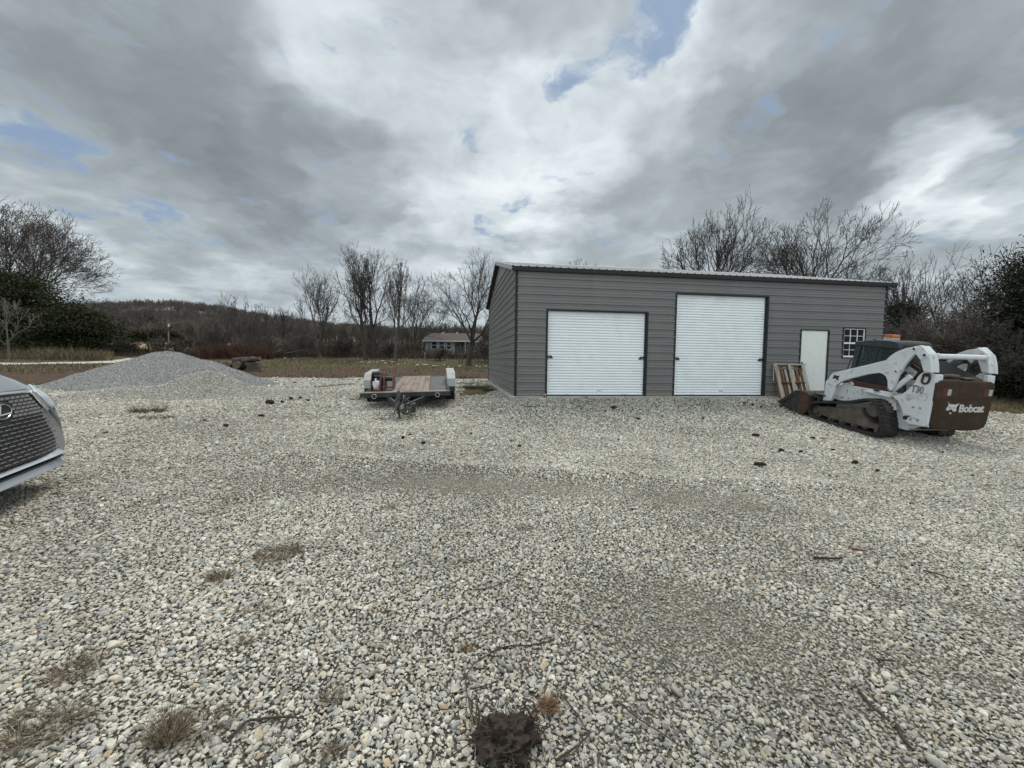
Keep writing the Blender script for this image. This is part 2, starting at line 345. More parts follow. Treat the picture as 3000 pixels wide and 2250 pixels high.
# ------------------------------------------------------------------ loose stones (nobody could count them): one instanced object
rng = np.random.RandomState(7)
sm = bpy.data.materials.new('limestone'); sm.use_nodes = True; t = NT(sm.node_tree); b = t.n['Principled BSDF']
tone = t.node('ShaderNodeAttribute', attribute_name='tone'); tone.attribute_type = 'INSTANCER'
co = t.node('ShaderNodeTexCoord').outputs['Object']
oi = t.node('ShaderNodeObjectInfo').outputs['Random']
vv = t.noise(t.vmath('ADD', co, t.vmath('SCALE', (13., 7., 3.), sc_=oi)), 2.2, 4, .6)
cc = t.mix(1, tone.outputs['Color'], t.ramp(vv, [(.25, .76), (.5, 1.0), (.75, 1.16)]), 'MULTIPLY')
t.l.new(cc, b.inputs['Base Color']); b.inputs['Roughness'].default_value = .78; b.inputs['Specular IOR Level'].default_value = .3
bn = t.node('ShaderNodeBump', {'Strength': .35, 'Distance': .1, 'Height': t.noise(co, 7, 4, .65)}); t.l.new(bn.outputs[0], b.inputs['Normal'])
stones = bpy.data.collections.new('stone_shapes')
for k in range(14):
    bm = bmesh.new(); rk = np.random.RandomState(100+k)
    n = rk.randint(11, 17); P = rk.normal(size=(n, 3)); P /= np.linalg.norm(P, axis=1)[:, None]
    P *= np.array([1.0, rk.uniform(.62, .92), rk.uniform(.42, .68)])*rk.uniform(.82, 1.0, (n, 1))
    for p in P: bm.verts.new(p)
    r_ = bmesh.ops.convex_hull(bm, input=bm.verts); bmesh.ops.delete(bm, geom=[v for v in bm.verts if not v.link_faces], context='VERTS')
    bmesh.ops.dissolve_limit(bm, angle_limit=R(14), verts=bm.verts, edges=bm.edges)
    bmesh.ops.bevel(bm, geom=list(bm.edges), offset=.09, segments=1, affect='EDGES', profile=.5)
    bmesh.ops.triangulate(bm, faces=bm.faces)
    me = bpy.data.meshes.new('stone'); bm.to_mesh(me); bm.free(); me.materials.append(sm)
    me.polygons.foreach_set('use_smooth', [True]*len(me.polygons))
    try: me.set_sharp_from_angle(angle=R(34))
    except Exception: pass
    stones.objects.link(bpy.data.objects.new('stone', me))
def scatter_rows():
    out = []; y = -.3
    while y < 21.5:
        a = np.interp(y, [0, 3.5, 6, 10.9, 15, 21.5], [.0215, .0225, .030, .046, .062, .085]); x1 = min(1.32*max(y, 0)+3.3, 17 if y < 12 else 1.15*y+1)
        n = int(2*x1/a); x = np.linspace(-x1, x1, n)+rng.uniform(-.42, .42, n)*a
        out.append(np.stack([x, y+rng.uniform(-.42, .42, n)*a, np.full(n, a)], -1)); y += a*.88
    return np.concatenate(out)
S = scatter_rows(); X, Y, A_ = S.T
fin = m_fine(X, Y); gm = m_gravel(X, Y)
inb = (X-BC.x)*BD.x+(Y-BC.y)*BD.y; out_b = -((X-BC.x)*BN.x+(Y-BC.y)*BN.y) > .19
keep = (rng.rand(len(X)) > fin*.30) & (gm > rng.uniform(.25, .75, len(X))) & (rng.rand(len(X)) > sst(15, 21.5, Y)) & (out_b | (inb < -.2) | (inb > 12.5)) & (np.maximum(heap_big(X, Y), heap_small(X, Y)) < .02)
X, Y, A_, fin = X[keep], Y[keep], A_[keep], fin[keep]; N = len(X)
sz = A_*.5*np.clip(rng.lognormal(.42, .27, N), .8, 2.6)*(1-.40*fin)
# chips and fines between the stones
cx_ = []; y = .75
while y < 7.5:
    a = np.interp(y, [0, 1.6, 3, 7.5], [.017, .020, .034, .05]); x1 = 1.32*y+.7; n = int(2*x1/a); cx_.append(np.stack([np.linspace(-x1, x1, n)+rng.uniform(-.5, .5, n)*a, y+rng.uniform(-.5, .5, n)*a, rng.uniform(.0055, .0105, n)*np.interp(y, [0, 4, 7.5], [1, 1.1, 1.6])], -1)); y += a*.8
fx_, fy_ = np.meshgrid(np.arange(-5, 7, .017), np.arange(1.2, 6.2, .017)); fx_ = fx_.ravel(); fy_ = fy_.ravel(); fk = (m_fine(fx_, fy_) > rng.uniform(.2, .8, fx_.size)) & (np.abs(fx_) < 1.3*fy_+.5) & (rng.rand(fx_.size) < .6)
fx_, fy_ = fx_[fk], fy_[fk]; cx_.append(np.stack([fx_+rng.uniform(-.01, .01, len(fx_)), fy_+rng.uniform(-.01, .01, len(fx_)), rng.uniform(.005, .010, len(fx_))], -1))
C_ = np.concatenate(cx_); X = np.r_[X, C_[:, 0]]; Y = np.r_[Y, C_[:, 1]]; sz = np.r_[sz, C_[:, 2]]; fin = np.r_[fin, m_fine(C_[:, 0], C_[:, 1])]; nch = len(C_); N = len(X)
gapf = 1
# a thin second layer of bigger stones lying on top
big = (rng.rand(N) < .012) & (sz > .01); sz[big] *= rng.uniform(1.3, 1.9, big.sum())
Z = gz(X, Y)+sz*rng.uniform(.0, .42, N)+.001; Z[sz < .0101] += .002
rot = np.stack([rng.normal(0, .38, N), rng.normal(0, .38, N), rng.uniform(0, 6.283, N)], -1)
tones = np.array([[.545, .522, .452], [.48, .462, .405], [.59, .567, .50], [.40, .398, .38], [.325, .33, .33], [.47, .41, .31], [.43, .34, .235], [.66, .645, .60], [.205, .20, .19], [.40, .375, .32]])
pk = rng.choice(len(tones), N, p=[.25, .20, .14, .13, .055, .055, .018, .045, .022, .085])
tn = tones[pk]*rng.uniform(.82, 1.12, (N, 1))*np.array([[.955, .945, .915]]); tn = tn*(1-.30*fin[:, None]*np.array([1, 1.01, 1.06])) * (1+.12*vnoise(X, Y, 1.4, 33)[:, None]+.07*vnoise(X, Y, .45, 34)[:, None])
# stones on the two heaps: small grey screenings on the big one, tan rock on the low one
hx, hy = np.meshgrid(np.arange(-17.6, -5.2, .052), np.arange(11, 19.6, .052)); hx = hx.ravel()+rng.uniform(-.03, .03, hx.size); hy = hy.ravel()+rng.uniform(-.03, .03, hy.size)
hb, hs = heap_big(hx, hy), heap_small(hx, hy); hk = (np.maximum(hb, hs) > .02) & (hy < 17.2); hx, hy, hb, hs = hx[hk], hy[hk], hb[hk], hs[hk]; H = len(hx)
isb = hb > hs; tg_ = tones[rng.choice(len(tones), H, p=[.25, .20, .14, .13, .055, .055, .018, .045, .022, .085])]*rng.uniform(.8, 1.2, (H, 1))
grey = tg_.mean(1, keepdims=True)*np.array([[.90, .905, .89]]); tb = np.where(isb[:, None], grey*.78, tg_*.98)
X = np.r_[X, hx]; Y = np.r_[Y, hy]; Z = np.r_[Z, gz(hx, hy)+np.maximum(hb, hs)+.008]; sz = np.r_[sz, rng.uniform(.014, .028, H)*np.where(isb, 1.0, 1.25)]
rot = np.r_[rot, np.stack([rng.normal(0, .7, H), rng.normal(0, .7, H), rng.uniform(0, 6.3, H)], -1)]; tn = np.r_[tn, tb]; N = len(X)
me = bpy.data.meshes.new('gravel'); me.vertices.add(N); me.vertices.foreach_set('co', np.stack([X, Y, Z], -1).astype(np.float32).ravel())
a = me.attributes.new('rot', 'FLOAT_VECTOR', 'POINT'); a.data.foreach_set('vector', rot.astype(np.float32).ravel())
a = me.attributes.new('scl', 'FLOAT', 'POINT'); a.data.foreach_set('value', sz.astype(np.float32))
a = me.attributes.new('pick', 'INT', 'POINT'); a.data.foreach_set('value', rng.randint(0, 14, N).astype(np.int32))
a = me.attributes.new('tone', 'FLOAT_COLOR', 'POINT'); a.data.foreach_set('color', np.concatenate([tn, np.ones((N, 1))], 1).astype(np.float32).ravel())
print('stones', N)
def gn_scatter(o, coll):
    ng = bpy.data.node_groups.new('scatter', 'GeometryNodeTree'); ng.interface.new_socket('Geometry', in_out='INPUT', socket_type='NodeSocketGeometry'); ng.interface.new_socket('Geometry', in_out='OUTPUT', socket_type='NodeSocketGeometry')
    q = NT(ng); gi = q.node('NodeGroupInput'); go = q.node('NodeGroupOutput')
    ci = q.node('GeometryNodeCollectionInfo'); ci.inputs['Collection'].default_value = coll; ci.inputs['Separate Children'].default_value = True; ci.inputs['Reset Children'].default_value = True
    def na(nm, dt): n = q.node('GeometryNodeInputNamedAttribute', data_type=dt); n.inputs['Name'].default_value = nm; return n.outputs['Attribute']
    er = q.node('FunctionNodeEulerToRotation', {0: na('rot', 'FLOAT_VECTOR')})
    ip = q.node('GeometryNodeInstanceOnPoints', {'Points': gi.outputs[0], 'Instance': ci.outputs[0], 'Pick Instance': True, 'Instance Index': na('pick', 'INT'), 'Rotation': er.outputs[0], 'Scale': na('scl', 'FLOAT')})
    q.l.new(ip.outputs[0], go.inputs[0]); md = o.modifiers.new('scatter', 'NODES'); md.node_group = ng
gravel = bpy.data.objects.new('gravel', me); COL.objects.link(gravel); tag(gravel, 'pale crushed limestone gravel covering the whole yard', 'gravel', kind='stuff')
gn_scatter(gravel, stones)
# ------------------------------------------------------------------ metal garage
WZ = -1.025 + CAMZ; ETOP = 2.64 + CAMZ; GLEN, GDEP = 12.17, 9.1
siding = pm('grey_siding', (.178, .176, .172), .42, 0, .07, 1.2, spec=.35, dirt=(.21, .20, .19), damt=.35, ds=1.1, stretch=(1, 1, .25))
_t = NT(siding.node_tree); _b = siding.node_tree.nodes['Principled BSDF']; _old = _b.inputs['Base Color'].links[0].from_socket; _co = _t.node('ShaderNodeTexCoord').outputs['Object']
_z = _t.node('ShaderNodeSeparateXYZ', {0: _co}).outputs[2]; _n = _t.noise(_t.node('ShaderNodeMapping', {0: _co, 'Scale': (1, 1, .5)}).outputs[0], 3.5, 6, .65)
_m = _t.mapr(_t.math('ADD', _z, _t.math('MULTIPLY', _n, .9)), .38, .82, .75, 0, smooth=True); _t.l.new(_t.mix(_m, _old, (.23, .205, .17)), _b.inputs['Base Color'])   # splashed mud along the foot of the walls
siding_trim = pm('dark_trim', (.026, .028, .030), .6, 0, .1, 3, spec=.2)
roofm = pm('roof_metal', (.22, .225, .225), .6, 0, .08, 2)
rake_lit = pm('rake_trim_lit', (.33, .34, .34), .45, 0, .08, 2)
whitem = pm('white_curtain', (.80, .84, .85), .42, 0, .03, 2, dirt=(.62, .62, .60), damt=.3, ds=2)
conc = pm('concrete', (.42, .40, .37), .85, 0, .2, 6, .3, 60, dirt=(.2, .18, .15), damt=.6)
blackm = pm('black_metal', (.02, .021, .023), .45, 0, .2, 8)
garage = thing('metal_garage', 'long grey corrugated metal garage with two white roller doors and low gable roof', 'garage', (BC.x, BC.y, WZ), (0, 0, TH))
GH = ETOP-WZ
def prof(z0, z1, pitch=.2286, top0=2.36+CAMZ-WZ, rib=.033):
    """siding section: one tall rib every 9 inches, two small ones between; returns (out, z)"""
    pts = []
    k = -3
    while True:
        c = top0 - pitch*k; k += 1
        if c < z0-.3: break
        for o_, hw, tw, h in ((0, .024, .014, rib), (-.075, .015, .005, .009), (-.152, .015, .005, .009)):
            pts += [(0, c+o_+hw), (h, c+o_+tw), (h, c+o_-tw), (0, c+o_-hw)]
    pts.sort(key=lambda p: p[1]); zz = [p[1] for p in pts]; oo = [p[0] for p in pts]
    f = lambda z: float(np.interp(z, zz, oo)); return [(f(z0), z0)]+[p for p in pts if z0+1e-4 < p[1] < z1-1e-4]+[(f(z1), z1)]
def panel(mb, x0, x1, z0, z1):            # front wall piece in local garage space (wall plane y=0, outward -y)
    P = prof(z0, z1); mb.grid([[(x0, -o, z), (x1, -o, z)] for o, z in P])
zt = lambda z: z+CAMZ-WZ
D1 = (.925, 3.945, zt(1.462)); D2 = (4.885, 7.90, zt(2.063)); D3 = (9.135, 10.09, zt(1.06)); WN = (10.66, 11.43, zt(.235), zt(1.15))
mb = MB()
tw = .045
a1, b1_, h1_ = D1[0]-tw, D1[1]+tw, D1[2]+.025; a2, b2_, h2_ = D2[0]-tw, D2[1]+tw, D2[2]+.025; a3, b3_, h3_ = D3[0]-.04, D3[1]+.04, D3[2]+.035; a4, b4_, z4, h4_ = WN[0]-.035, WN[1]+.035, WN[2]-.03, WN[3]+.03
top = GH
for x0, x1, z0, z1 in [(0.03, a1, 0, top), (a1, b1_, h1_, top), (b1_, a2, 0, top), (a2, b2_, h2_, top), (b2_, a3, 0, top), (a3, b3_, h3_, top), (b3_, a4, 0, top), (a4, b4_, h4_, top), (a4, b4_, 0, z4), (b4_, GLEN-.03, 0, top)]:
    panel(mb, x0, x1, z0, z1)
tag(mb.build('front_wall', siding, garage), 'corrugated grey wall with the doors in it')
# left and right gable walls, back wall
RISE = 1.14; mid = GDEP/2
def gable(x, out, name):
    P = prof(0, GH+RISE); rows = []; mb = MB()
    def half(z): return mid if z <= GH else max(.01, mid*(1-(z-GH)/RISE))
    zz = P
    for o, z in zz:
        h = half(z); rows.append([(x+out*o, mid-h, z), (x+out*o, mid+h, z)])
    mb.grid(rows); return mb.build(name, siding, garage)
gable(0, -1, 'side_wall'); gable(GLEN, 1, 'side_wall')
mb = MB(); mb.grid([[(0, GDEP+o, z), (GLEN, GDEP+o, z)] for o, z in prof(0, GH)]); mb.build('back_wall', siding, garage)
mb = MB(); mb.box(.06, GLEN-.06, .16, GDEP-.1, -.02, .0); mb.build('floor', conc, garage)
# corner trims
for x, y in ((0, 0), (GLEN, 0), (0, GDEP), (GLEN, GDEP)):
    sx_, sy_ = (-1 if x == 0 else 1), (-1 if y == 0 else 1); mb = MB()
    mb.box(x+sx_*.024, x-sx_*.045, y+sy_*.0245, y+sy_*.004, 0, GH-.02); mb.box(x+sx_*.0245, x+sx_*.004, y+sy_*.024, y-sy_*.05, 0, GH-.02); mb.build('corner_trim', siding_trim, garage)
# roof: two ribbed slopes; eave fascia, rake boards, ridge cap
OV = .14; OE = .10; sl = RISE/mid
def zr(y): return GH+RISE-abs(y-mid)*sl+.035
for s_ in (-1, 1):
    xs_ = []; x = -OV+.02
    pr = [(0, 0)]
    xx = -OV
    sec = []
    while xx < GLEN+OV+.1:
        c = xx+.03
        sec += [(c-.03, 0), (c-.012, .019), (c+.012, .019), (c+.03, 0)]; xx += .2286
    sec = [(-OV, 0)]+[q for q in sec if -OV < q[0] < GLEN+OV+.12]+[(GLEN+OV+.12, 0)]
    ye = mid+s_*(mid+OE); mb = MB()
    mb.grid([[(x_, ye, zr(ye)+h) for x_, h in sec], [(x_, mid, zr(mid)+h) for x_, h in sec]])
    mb.grid([[(x_, ye, zr(ye)-.02) for x_ in (-OV, GLEN+OV+.12)], [(x_, mid, zr(mid)-.02) for x_ in (-OV, GLEN+OV+.12)]])
    mb.build('roof', roofm, garage, fix=False)
    mb = MB(); mb.box(-OV, GLEN+OV+.12, ye-s_*.0, ye+s_*.015, zr(ye)-.125, zr(ye)-.003); mb.box(-OV+.01, GLEN+OV+.11, ye-s_*.002, mid+s_*mid+s_*.03, zr(ye)-.125, zr(ye)-.11); mb.build('eave_fascia', siding_trim, garage)
    for x_, o_ in ((-OV, -1), (GLEN+OV+.12, 1)):
        mb = MB(); e = Vector((x_+o_*.008, ye, zr(ye)-.045)); q = Vector((x_+o_*.008, mid, zr(mid)-.045)); mb.bar(e, q, .018, .12); mb.bar(e+Vector((-o_*.07, 0, -.068)), q+Vector((-o_*.07, 0, -.068)), .14, .008)
        mb.build('rake_board', rake_lit if s_ < 0 else siding_trim, garage)  # front rakes coloured pale as sky-lit, rear ones dark as shaded
mb = MB(); mb.prism([(mid-.12, zr(mid)-.018), (mid, zr(mid)+.03), (mid+.12, zr(mid)-.018), (mid, zr(mid)+.01)], -OV-.01, GLEN+OV+.13, 'x'); mb.build('ridge_cap', roofm, garage)
# concrete slab lip
mb = MB(); mb.box(-.17, GLEN+.12, -.16, GDEP+.1, -.30, -.006); mb.build('slab', conc, garage, bev=.012)
# roller doors
galv = pm('galvanised', (.34, .35, .35), .4, .6, .2, 20); 
def roller(x0, x1, zh, name):
    d = MB(); yb = .085; rows = []
    z = .025; ph = 0
    while z < zh+.12:
        for f, o in ((0, -.006), (.05, .020), (.20, .026), (.62, .016), (.90, -.006)):
            rows.append([(x0-.03, yb-o, z+f*.0795), (x1+.03, yb-o, z+f*.0795)])
        z += .0795
    d.grid(rows); door = d.build(name, whitem, garage, smooth=50)
    m2 = MB(); m2.box(x0-.02, x1+.02, yb-.022, yb+.01, .0, .035); m2.build('bottom_bar', blackm, door)
    for xl, s_ in ((x0, 1), (x1, -1)):
        m3 = MB(); m3.box(xl+s_*.01, xl+s_*.15, yb-.03, yb-.012, zt(.115), zt(.155)); m3.box(xl+s_*.03, xl+s_*.19, yb-.04, yb-.012, zt(.07), zt(.088)); m3.box(xl+s_*.10, xl+s_*.17, yb-.045, yb-.012, zt(.083), zt(.135)); m3.box(xl+s_*.0, xl+s_*.05, yb-.035, yb-.012, zt(.06), zt(.15)); m3.build('latch', blackm, door)
    m4 = MB(); xm = (x0+x1)/2+.1; m4.box(xm-.07, xm+.07, yb-.022, yb-.008, .135, .155); m4.build('name_plate', galv, door)
    for xm in (x0+.62, x1-.62):
        m5 = MB(); m5.tube([(xm-.08, yb-.012, .05), (xm-.06, yb-.05, .04), (xm+.06, yb-.05, .04), (xm+.08, yb-.012, .05)], .006, 6); m5.build('lift_handle', galv, door)
    m6 = MB()
    for xa, xb in ((x0-tw, x0), (x1, x1+tw)):
        m6.box(xa, xb, -.026, .06, 0, zh+.025)
    m6.box(x0+.0005, x1-.0005, -.0255, .06, zh-.02, zh+.0245)
    m6.build('door_frame', siding_trim, garage)
roller(*D1, 'roller_door'); roller(*D2, 'roller_door')
# guide track seen as the dark inner strip
for x in (D1[1], D2[1], D1[0], D2[0]):
    s_ = -1 if x in (D1[1], D2[1]) else 1
    mb = MB(); mb.box(x+s_*.001, x+s_*.03, .06, .075, .0, (D1 if x in D1 else D2)[2]-.021); mb.build('guide_track', siding_trim, garage)
# walk door
x0, x1, zh = D3
mb = MB(); mb.box(x0-.04, x0, -.027, .05, 0, zh+.035); mb.box(x1, x1+.04, -.027, .05, 0, zh+.035); mb.box(x0+.0004, x1-.0004, -.0265, .05, zh+.004, zh+.035); mb.build('door_frame', siding_trim, garage)
doorm = pm('door_enamel', (.72, .74, .70), .55, 0, .05, 30, dirt=(.60, .60, .56), damt=.5, ds=9)
mb = MB(); mb.box(x0+.003, x1-.003, .005, .045, .01, zh-.002); wd = mb.build('walk_door', doorm, garage)
mb = MB(); mb.cyl((x0+.09, .005, 1.0), (x0+.09, -.045, 1.0), .028); mb.box(x0+.05, x0+.10, -.02, .004, .80, 1.08); mb.tube([(x0+.09, -.04, 1.0), (x0+.16, -.055, 1.0), (x0+.17, -.05, .99)], .011, 6); mb.build('handle', blackm, wd)
# window: six over six panes
glass = bpy.data.materials.new('window_glass'); glass.use_nodes = True; gb = glass.node_tree.nodes['Principled BSDF']; gb.inputs['Base Color'].default_value = (.012, .014, .015, 1); gb.inputs['Roughness'].default_value = .06; gb.inputs['Specular IOR Level'].default_value = .12
x0, x1, z0, z1 = WN; mb = MB()
mb.box(x0-.035, x0, -.028, .03, z0-.03, z1+.03); mb.box(x1, x1+.035, -.028, .03, z0-.03, z1+.03); mb.box(x0+.0004, x1-.0004, -.0275, .03, z1, z1+.0298); mb.box(x0+.0004, x1-.0004, -.0275, .03, z0-.0298, z0)
wf = mb.build('window', siding_trim, garage)
vin = pm('white_vinyl', (.78, .79, .78), .5, 0, .04, 5)
mb = MB(); zc = (z0+z1)/2
for a, b, c, d in ((x0, x0+.022, z0, z1), (x1-.022, x1, z0, z1), (x0+.022, x1-.022, z1-.02, z1), (x0+.022, x1-.022, z0, z0+.05), (x0+.022, x1-.022, zc-.028, zc+.022)): mb.box(a, b, -.012, .02, c, d)
for k in (1, 2): xm = x0+(x1-x0)*k/3; mb.box(xm-.008, xm+.008, -.004, .018, zc+.022, z1-.02); mb.box(xm-.006, xm+.006, .008, .022, z0+.05, zc-.028)
for a, b, y_ in ((zc+.022, z1-.02, -.003), (z0+.05, zc-.028, .009)): zm = (a+b)/2; mb.box(x0+.022, x1-.022, y_, y_+.018, zm-.007, zm+.007)
mb.build('sash', vin, wf)
mb = MB(); mb.box(x0+.01, x1-.01, .019, .024, z0+.01, z1-.01); mb.build('pane', glass, wf)
# ------------------------------------------------------------------ compact track loader (x forward, y left, z up)
white_p = pm('white_machine_paint', (.60, .62, .63), .42, 0, .05, 3, dirt=(.20, .17, .13), damt=.8, ds=5.5, dlo=.54, dhi=.72)
black_p = pm('cab_black', (.026, .029, .033), .5, 0, .25, 5, dirt=(.07, .07, .07), damt=.4)
rubber = pm('track_rubber', (.028, .026, .024), .9, 0, .3, 9, .4, 50, dirt=(.075, .064, .05), damt=.6)
muddy = pm('muddy_steel', (.088, .074, .060), .88, 0, .35, 5, .4, 40, dirt=(.16, .13, .095), damt=.7, ds=4)
brown_p = pm('brown_tailgate', (.046, .029, .018), .78, 0, .15, 4, dirt=(.085, .055, .040), damt=.45, ds=3, spec=.25)
bucket_m = pm('worn_bucket_steel', (.045, .040, .034), .6, .3, .3, 6, .2, 40, dirt=(.13, .055, .03), damt=.6, ds=2.5)
rust_m = pm('rusted_steel', (.14, .055, .03), .85, 0, .35, 9, .4, 50, dirt=(.06, .03, .02), damt=.7, ds=5)
chrome = pm('chrome', (.75, .77, .8), .12, 1., .02, 3)
decal_k = pm('black_decal', (.02, .02, .022), .6, 0, .1, 9)
decal_f = pm('faded_decal', (.22, .23, .23), .6, 0, .5, 22)
decal_w = pm('white_decal', (.58, .56, .54), .6, 0, .12, 14)
loader = thing('track_loader', 'white compact track loader with brown tailgate, rubber tracks and bucket facing the garage', 'loader', (9.327, 8.610, -1.648+CAMZ), (.0082, -.1185, 1.7185))
ARM = [(2.214,1.166),(1.824,1.317),(1.369,1.49),(.983,1.644),(.942,1.704),(.887,1.773),(.83,1.825),(.768,1.87),(.639,1.94),(.482,1.99),(.358,2.032),(.329,2.02),(.167,1.872),(.103,1.7),(.058,1.498),(.206,1.505),(.254,1.623),(.317,1.747),(.423,1.852),(.493,1.756),(.554,1.643),(.603,1.53),(.64,1.394),(.668,1.352),(.731,1.028),(.754,.992),(.789,.98),(.827,1.018),(.864,1.194),(.914,1.281),(.984,1.326),(1.081,1.343),(1.327,1.272),(1.779,1.08),(1.948,.99),(2.069,.87),(2.091,.675),(2.129,.457),(2.365,.414),(2.353,.623),(2.369,.917),(2.323,.999)]
PANEL = [(.282,1.473),(.202,1.497),(.11,1.485),(.05,1.43),(.035,1.2),(.03,.921),(.02,.6),(.0,.418),(.03,.365),(.36,.347),(.441,.403),(.478,.488),(.543,.644),(.641,.779),(.791,.866),(.881,.863),(.708,.899),(.60,.95),(.54,1.004),(.49,1.07),(.452,1.129),(.386,1.247),(.369,1.34),(.331,1.421)]
def splin(P, n=6, closed=True):
    P = [Vector(p) for p in P]; out = []; L = len(P)
    for i in range(L if closed else L-1):
        if closed: a, b, c, d = P[i-1], P[i], P[(i+1) % L], P[(i+2) % L]
        else: a, b, c, d = P[max(i-1, 0)], P[i], P[i+1], P[min(i+2, L-1)]
        for k in range(n):
            t = k/n; out.append(.5*((2*b)+(-a+c)*t+(2*a-5*b+4*c-d)*t*t+(-a+3*b-3*c+d)*t**3))
    if not closed: out.append(P[-1])
    return out
def disc(mb, x, y, z, r, t, s_, n=18):     # short cylinder along y, outward s_
    mb.cyl((x, y, z), (x, y+s_*t, z), r, n)
for s_ in (1, -1):
    mb = MB(); mb.prism(ARM, s_*.77, s_*.84); arm = mb.build('lift_arm', white_p, loader, bev=.008)
    mb = MB(); mb.prism([(.358,2.030),(.329,2.018),(.169,1.870),(.105,1.7),(.060,1.50),(.204,1.503),(.256,1.623),(.319,1.749),(.425,1.855)], s_*.62, s_*.769); mb.build('arm_upright', white_p, arm, bev=.022, seg=3)
    mb = MB(); mb.prism([(2.2,1.13),(1.0,1.60),(.95,1.50),(1.35,1.30),(2.0,1.03)], s_*.68, s_*.769); mb.build('arm_web', white_p, arm, bev=.01)
    mb = MB()                              # raised plates and pivot bosses
    mb.tube([(x, s_*.841, z) for x, z in splin([(1.06,1.42),(1.12,1.47),(1.10,1.49),(.88,1.575),(.83,1.56),(.845,1.51),(1.0,1.44)], 3)]+[(1.06, s_*.841, 1.42)], .006, 5); mb.build('raised_edge', white_p, arm); mb = MB()
    mb.tube([(2.12, s_*.841, .95), (2.03, s_*.841, 1.0), (1.87, s_*.841, 1.09), (1.81, s_*.841, 1.20), (1.80, s_*.841, 1.255), (1.84, s_*.841, 1.275), (2.14, s_*.841, 1.17)], .006, 5); mb.build('raised_edge', white_p, arm); mb = MB()
    mb.tube([(1.10, s_*.841, 1.35), (1.33, s_*.841, 1.385), (1.37, s_*.841, 1.41), (1.30, s_*.841, 1.46)], .006, 5)
    mb.build('raised_edge', white_p, arm)
    for x, z, r_ in ((.712,1.43,.036),(.446,1.946,.042),(.23,1.837,.050),(2.229,.877,.030),(.79,1.025,.022)):
        mb = MB(); disc(mb, x, s_*.835, z, r_, .028, s_); mb.build('pivot_boss', white_p, arm, bev=.003)
        mb = MB(); disc(mb, x, s_*.860, z, r_*.6, .0045, s_); mb.build('pivot_pin', blackm, arm)
    mb = MB(); mb.prism([(p[0], p[1]) for p in PANEL], s_*.70, s_*.74); mb.box(.012, .10, s_*.62, s_*.70, .36, 1.40); sp = mb.build('side_panel', white_p, loader, bev=.006)
    mb = MB(); mb.prism([(.02,1.30),(.03,1.46),(.10,1.47),(.10,1.30)], s_*.56, s_*.742); mb.build('panel_flange', white_p, sp, bev=.01)
    for x, z in ((.32,.72),(.19,.73),(.32,.45),(.19,.46),(.40,.50)): mb = MB(); disc(mb, x, s_*.74, z, .022, .012, s_, 10); mb.build('bolt', galv, sp)
    mb = MB(); disc(mb, .43, s_*.74, .46, .045, .012, s_); mb.tube([(.44, s_*.745, .46), (.42, s_*.77, .50), (.36, s_*.76, .50), (.35, s_*.76, .53)], .010, 6); mb.build('tie_down', blackm, sp)
    mb = MB(); mb.tube([(x, s_*.755, z) for x, z in splin([(.24,1.44),(.15,1.45),(.125,1.36),(.15,1.27),(.21,1.25),(.255,1.29),(.25,1.35)], 4)]+[(.24, s_*.755, 1.44)], [.020]*29, 6); mb.box(.15, .24, s_*.741, s_*.765, 1.40, 1.46); mb.build('filler_ring', blackm, sp)
    # undercarriage
    tr = splin([(2.626,.086),(2.622,.20),(2.56,.322),(2.401,.392),(1.988,.482),(1.539,.595),(1.293,.687),(1.12,.742),(.99,.746),(.885,.691),(.791,.568),(.709,.379),(.653,.186),(.640,.03),(.70,-.06),(.9,-.085),(1.409,-.095),(1.975,-.105),(2.282,-.105),(2.512,-.041)], 5)
    n = len(tr); nr = []
    for i in range(n):
        d = (tr[(i+1) % n]-tr[i-1]).normalized(); nr.append(Vector((d.y, -d.x)))      # inward or outward
    cen = sum(tr, Vector((0, 0)))/n
    nr = [q if q.dot(tr[i]-cen) > 0 else -q for i, q in enumerate(nr)]
    ya, yb = s_*.55, s_*1.0; mb = MB()
    rows = []
    for i in list(range(n))+[0]:
        o = tr[i]-nr[i]*.022; q = tr[i]-nr[i]*.058
        rows.append([(o.x, yb, o.y), (o.x, ya, o.y), (q.x, ya, q.y), (q.x, yb, q.y), (o.x, yb, o.y)])
    mb.grid(rows)
    L = [0]
    for i in range(n): L.append(L[-1]+(tr[(i+1) % n]-tr[i]).length)
    per = L[-1]; m_ = int(per/.098)
    def pt(sv):
        sv %= per; i = max(k for k in range(n) if L[k] <= sv); f = (sv-L[i])/(L[i+1]-L[i]); a = tr[i].lerp(tr[(i+1) % n], f); q = nr[i].lerp(nr[(i+1) % n], f).normalized(); return a, q
    for k in range(m_):
        for (u0, u1), off in (((.02, .20), 0), ((.245, .43), .5)):
            a, q = pt((k+off)*per/m_); a2, q2 = pt((k+off)*per/m_+.055)
            v = [a-q*.024, a2-q2*.024, a2+q2*.0-(a2-a)*.12, a+q*.0+(a2-a)*.12]
            mb.prism([(p.x, p.y) for p in v], s_*(.55+u0), s_*(.55+u1))
    track = mb.build('rubber_track', rubber, loader)
    mb = MB(); mb.prism([(2.36,.235),(2.28,.265),(1.25,.485),(1.19,.34),(1.0,.20),(.78,.19),(.78,.09),(1.1,.06),(1.7,.035),(2.15,.05),(2.36,.11)], s_*.60, s_*.93); mb.box(2.05, 2.12, s_*.93, s_*.94, .05, .33)
    mb.build('track_frame', muddy, loader, bev=.012)
    mb = MB(); disc(mb, .972, s_*.60, .508, .20, .22, s_, 28)
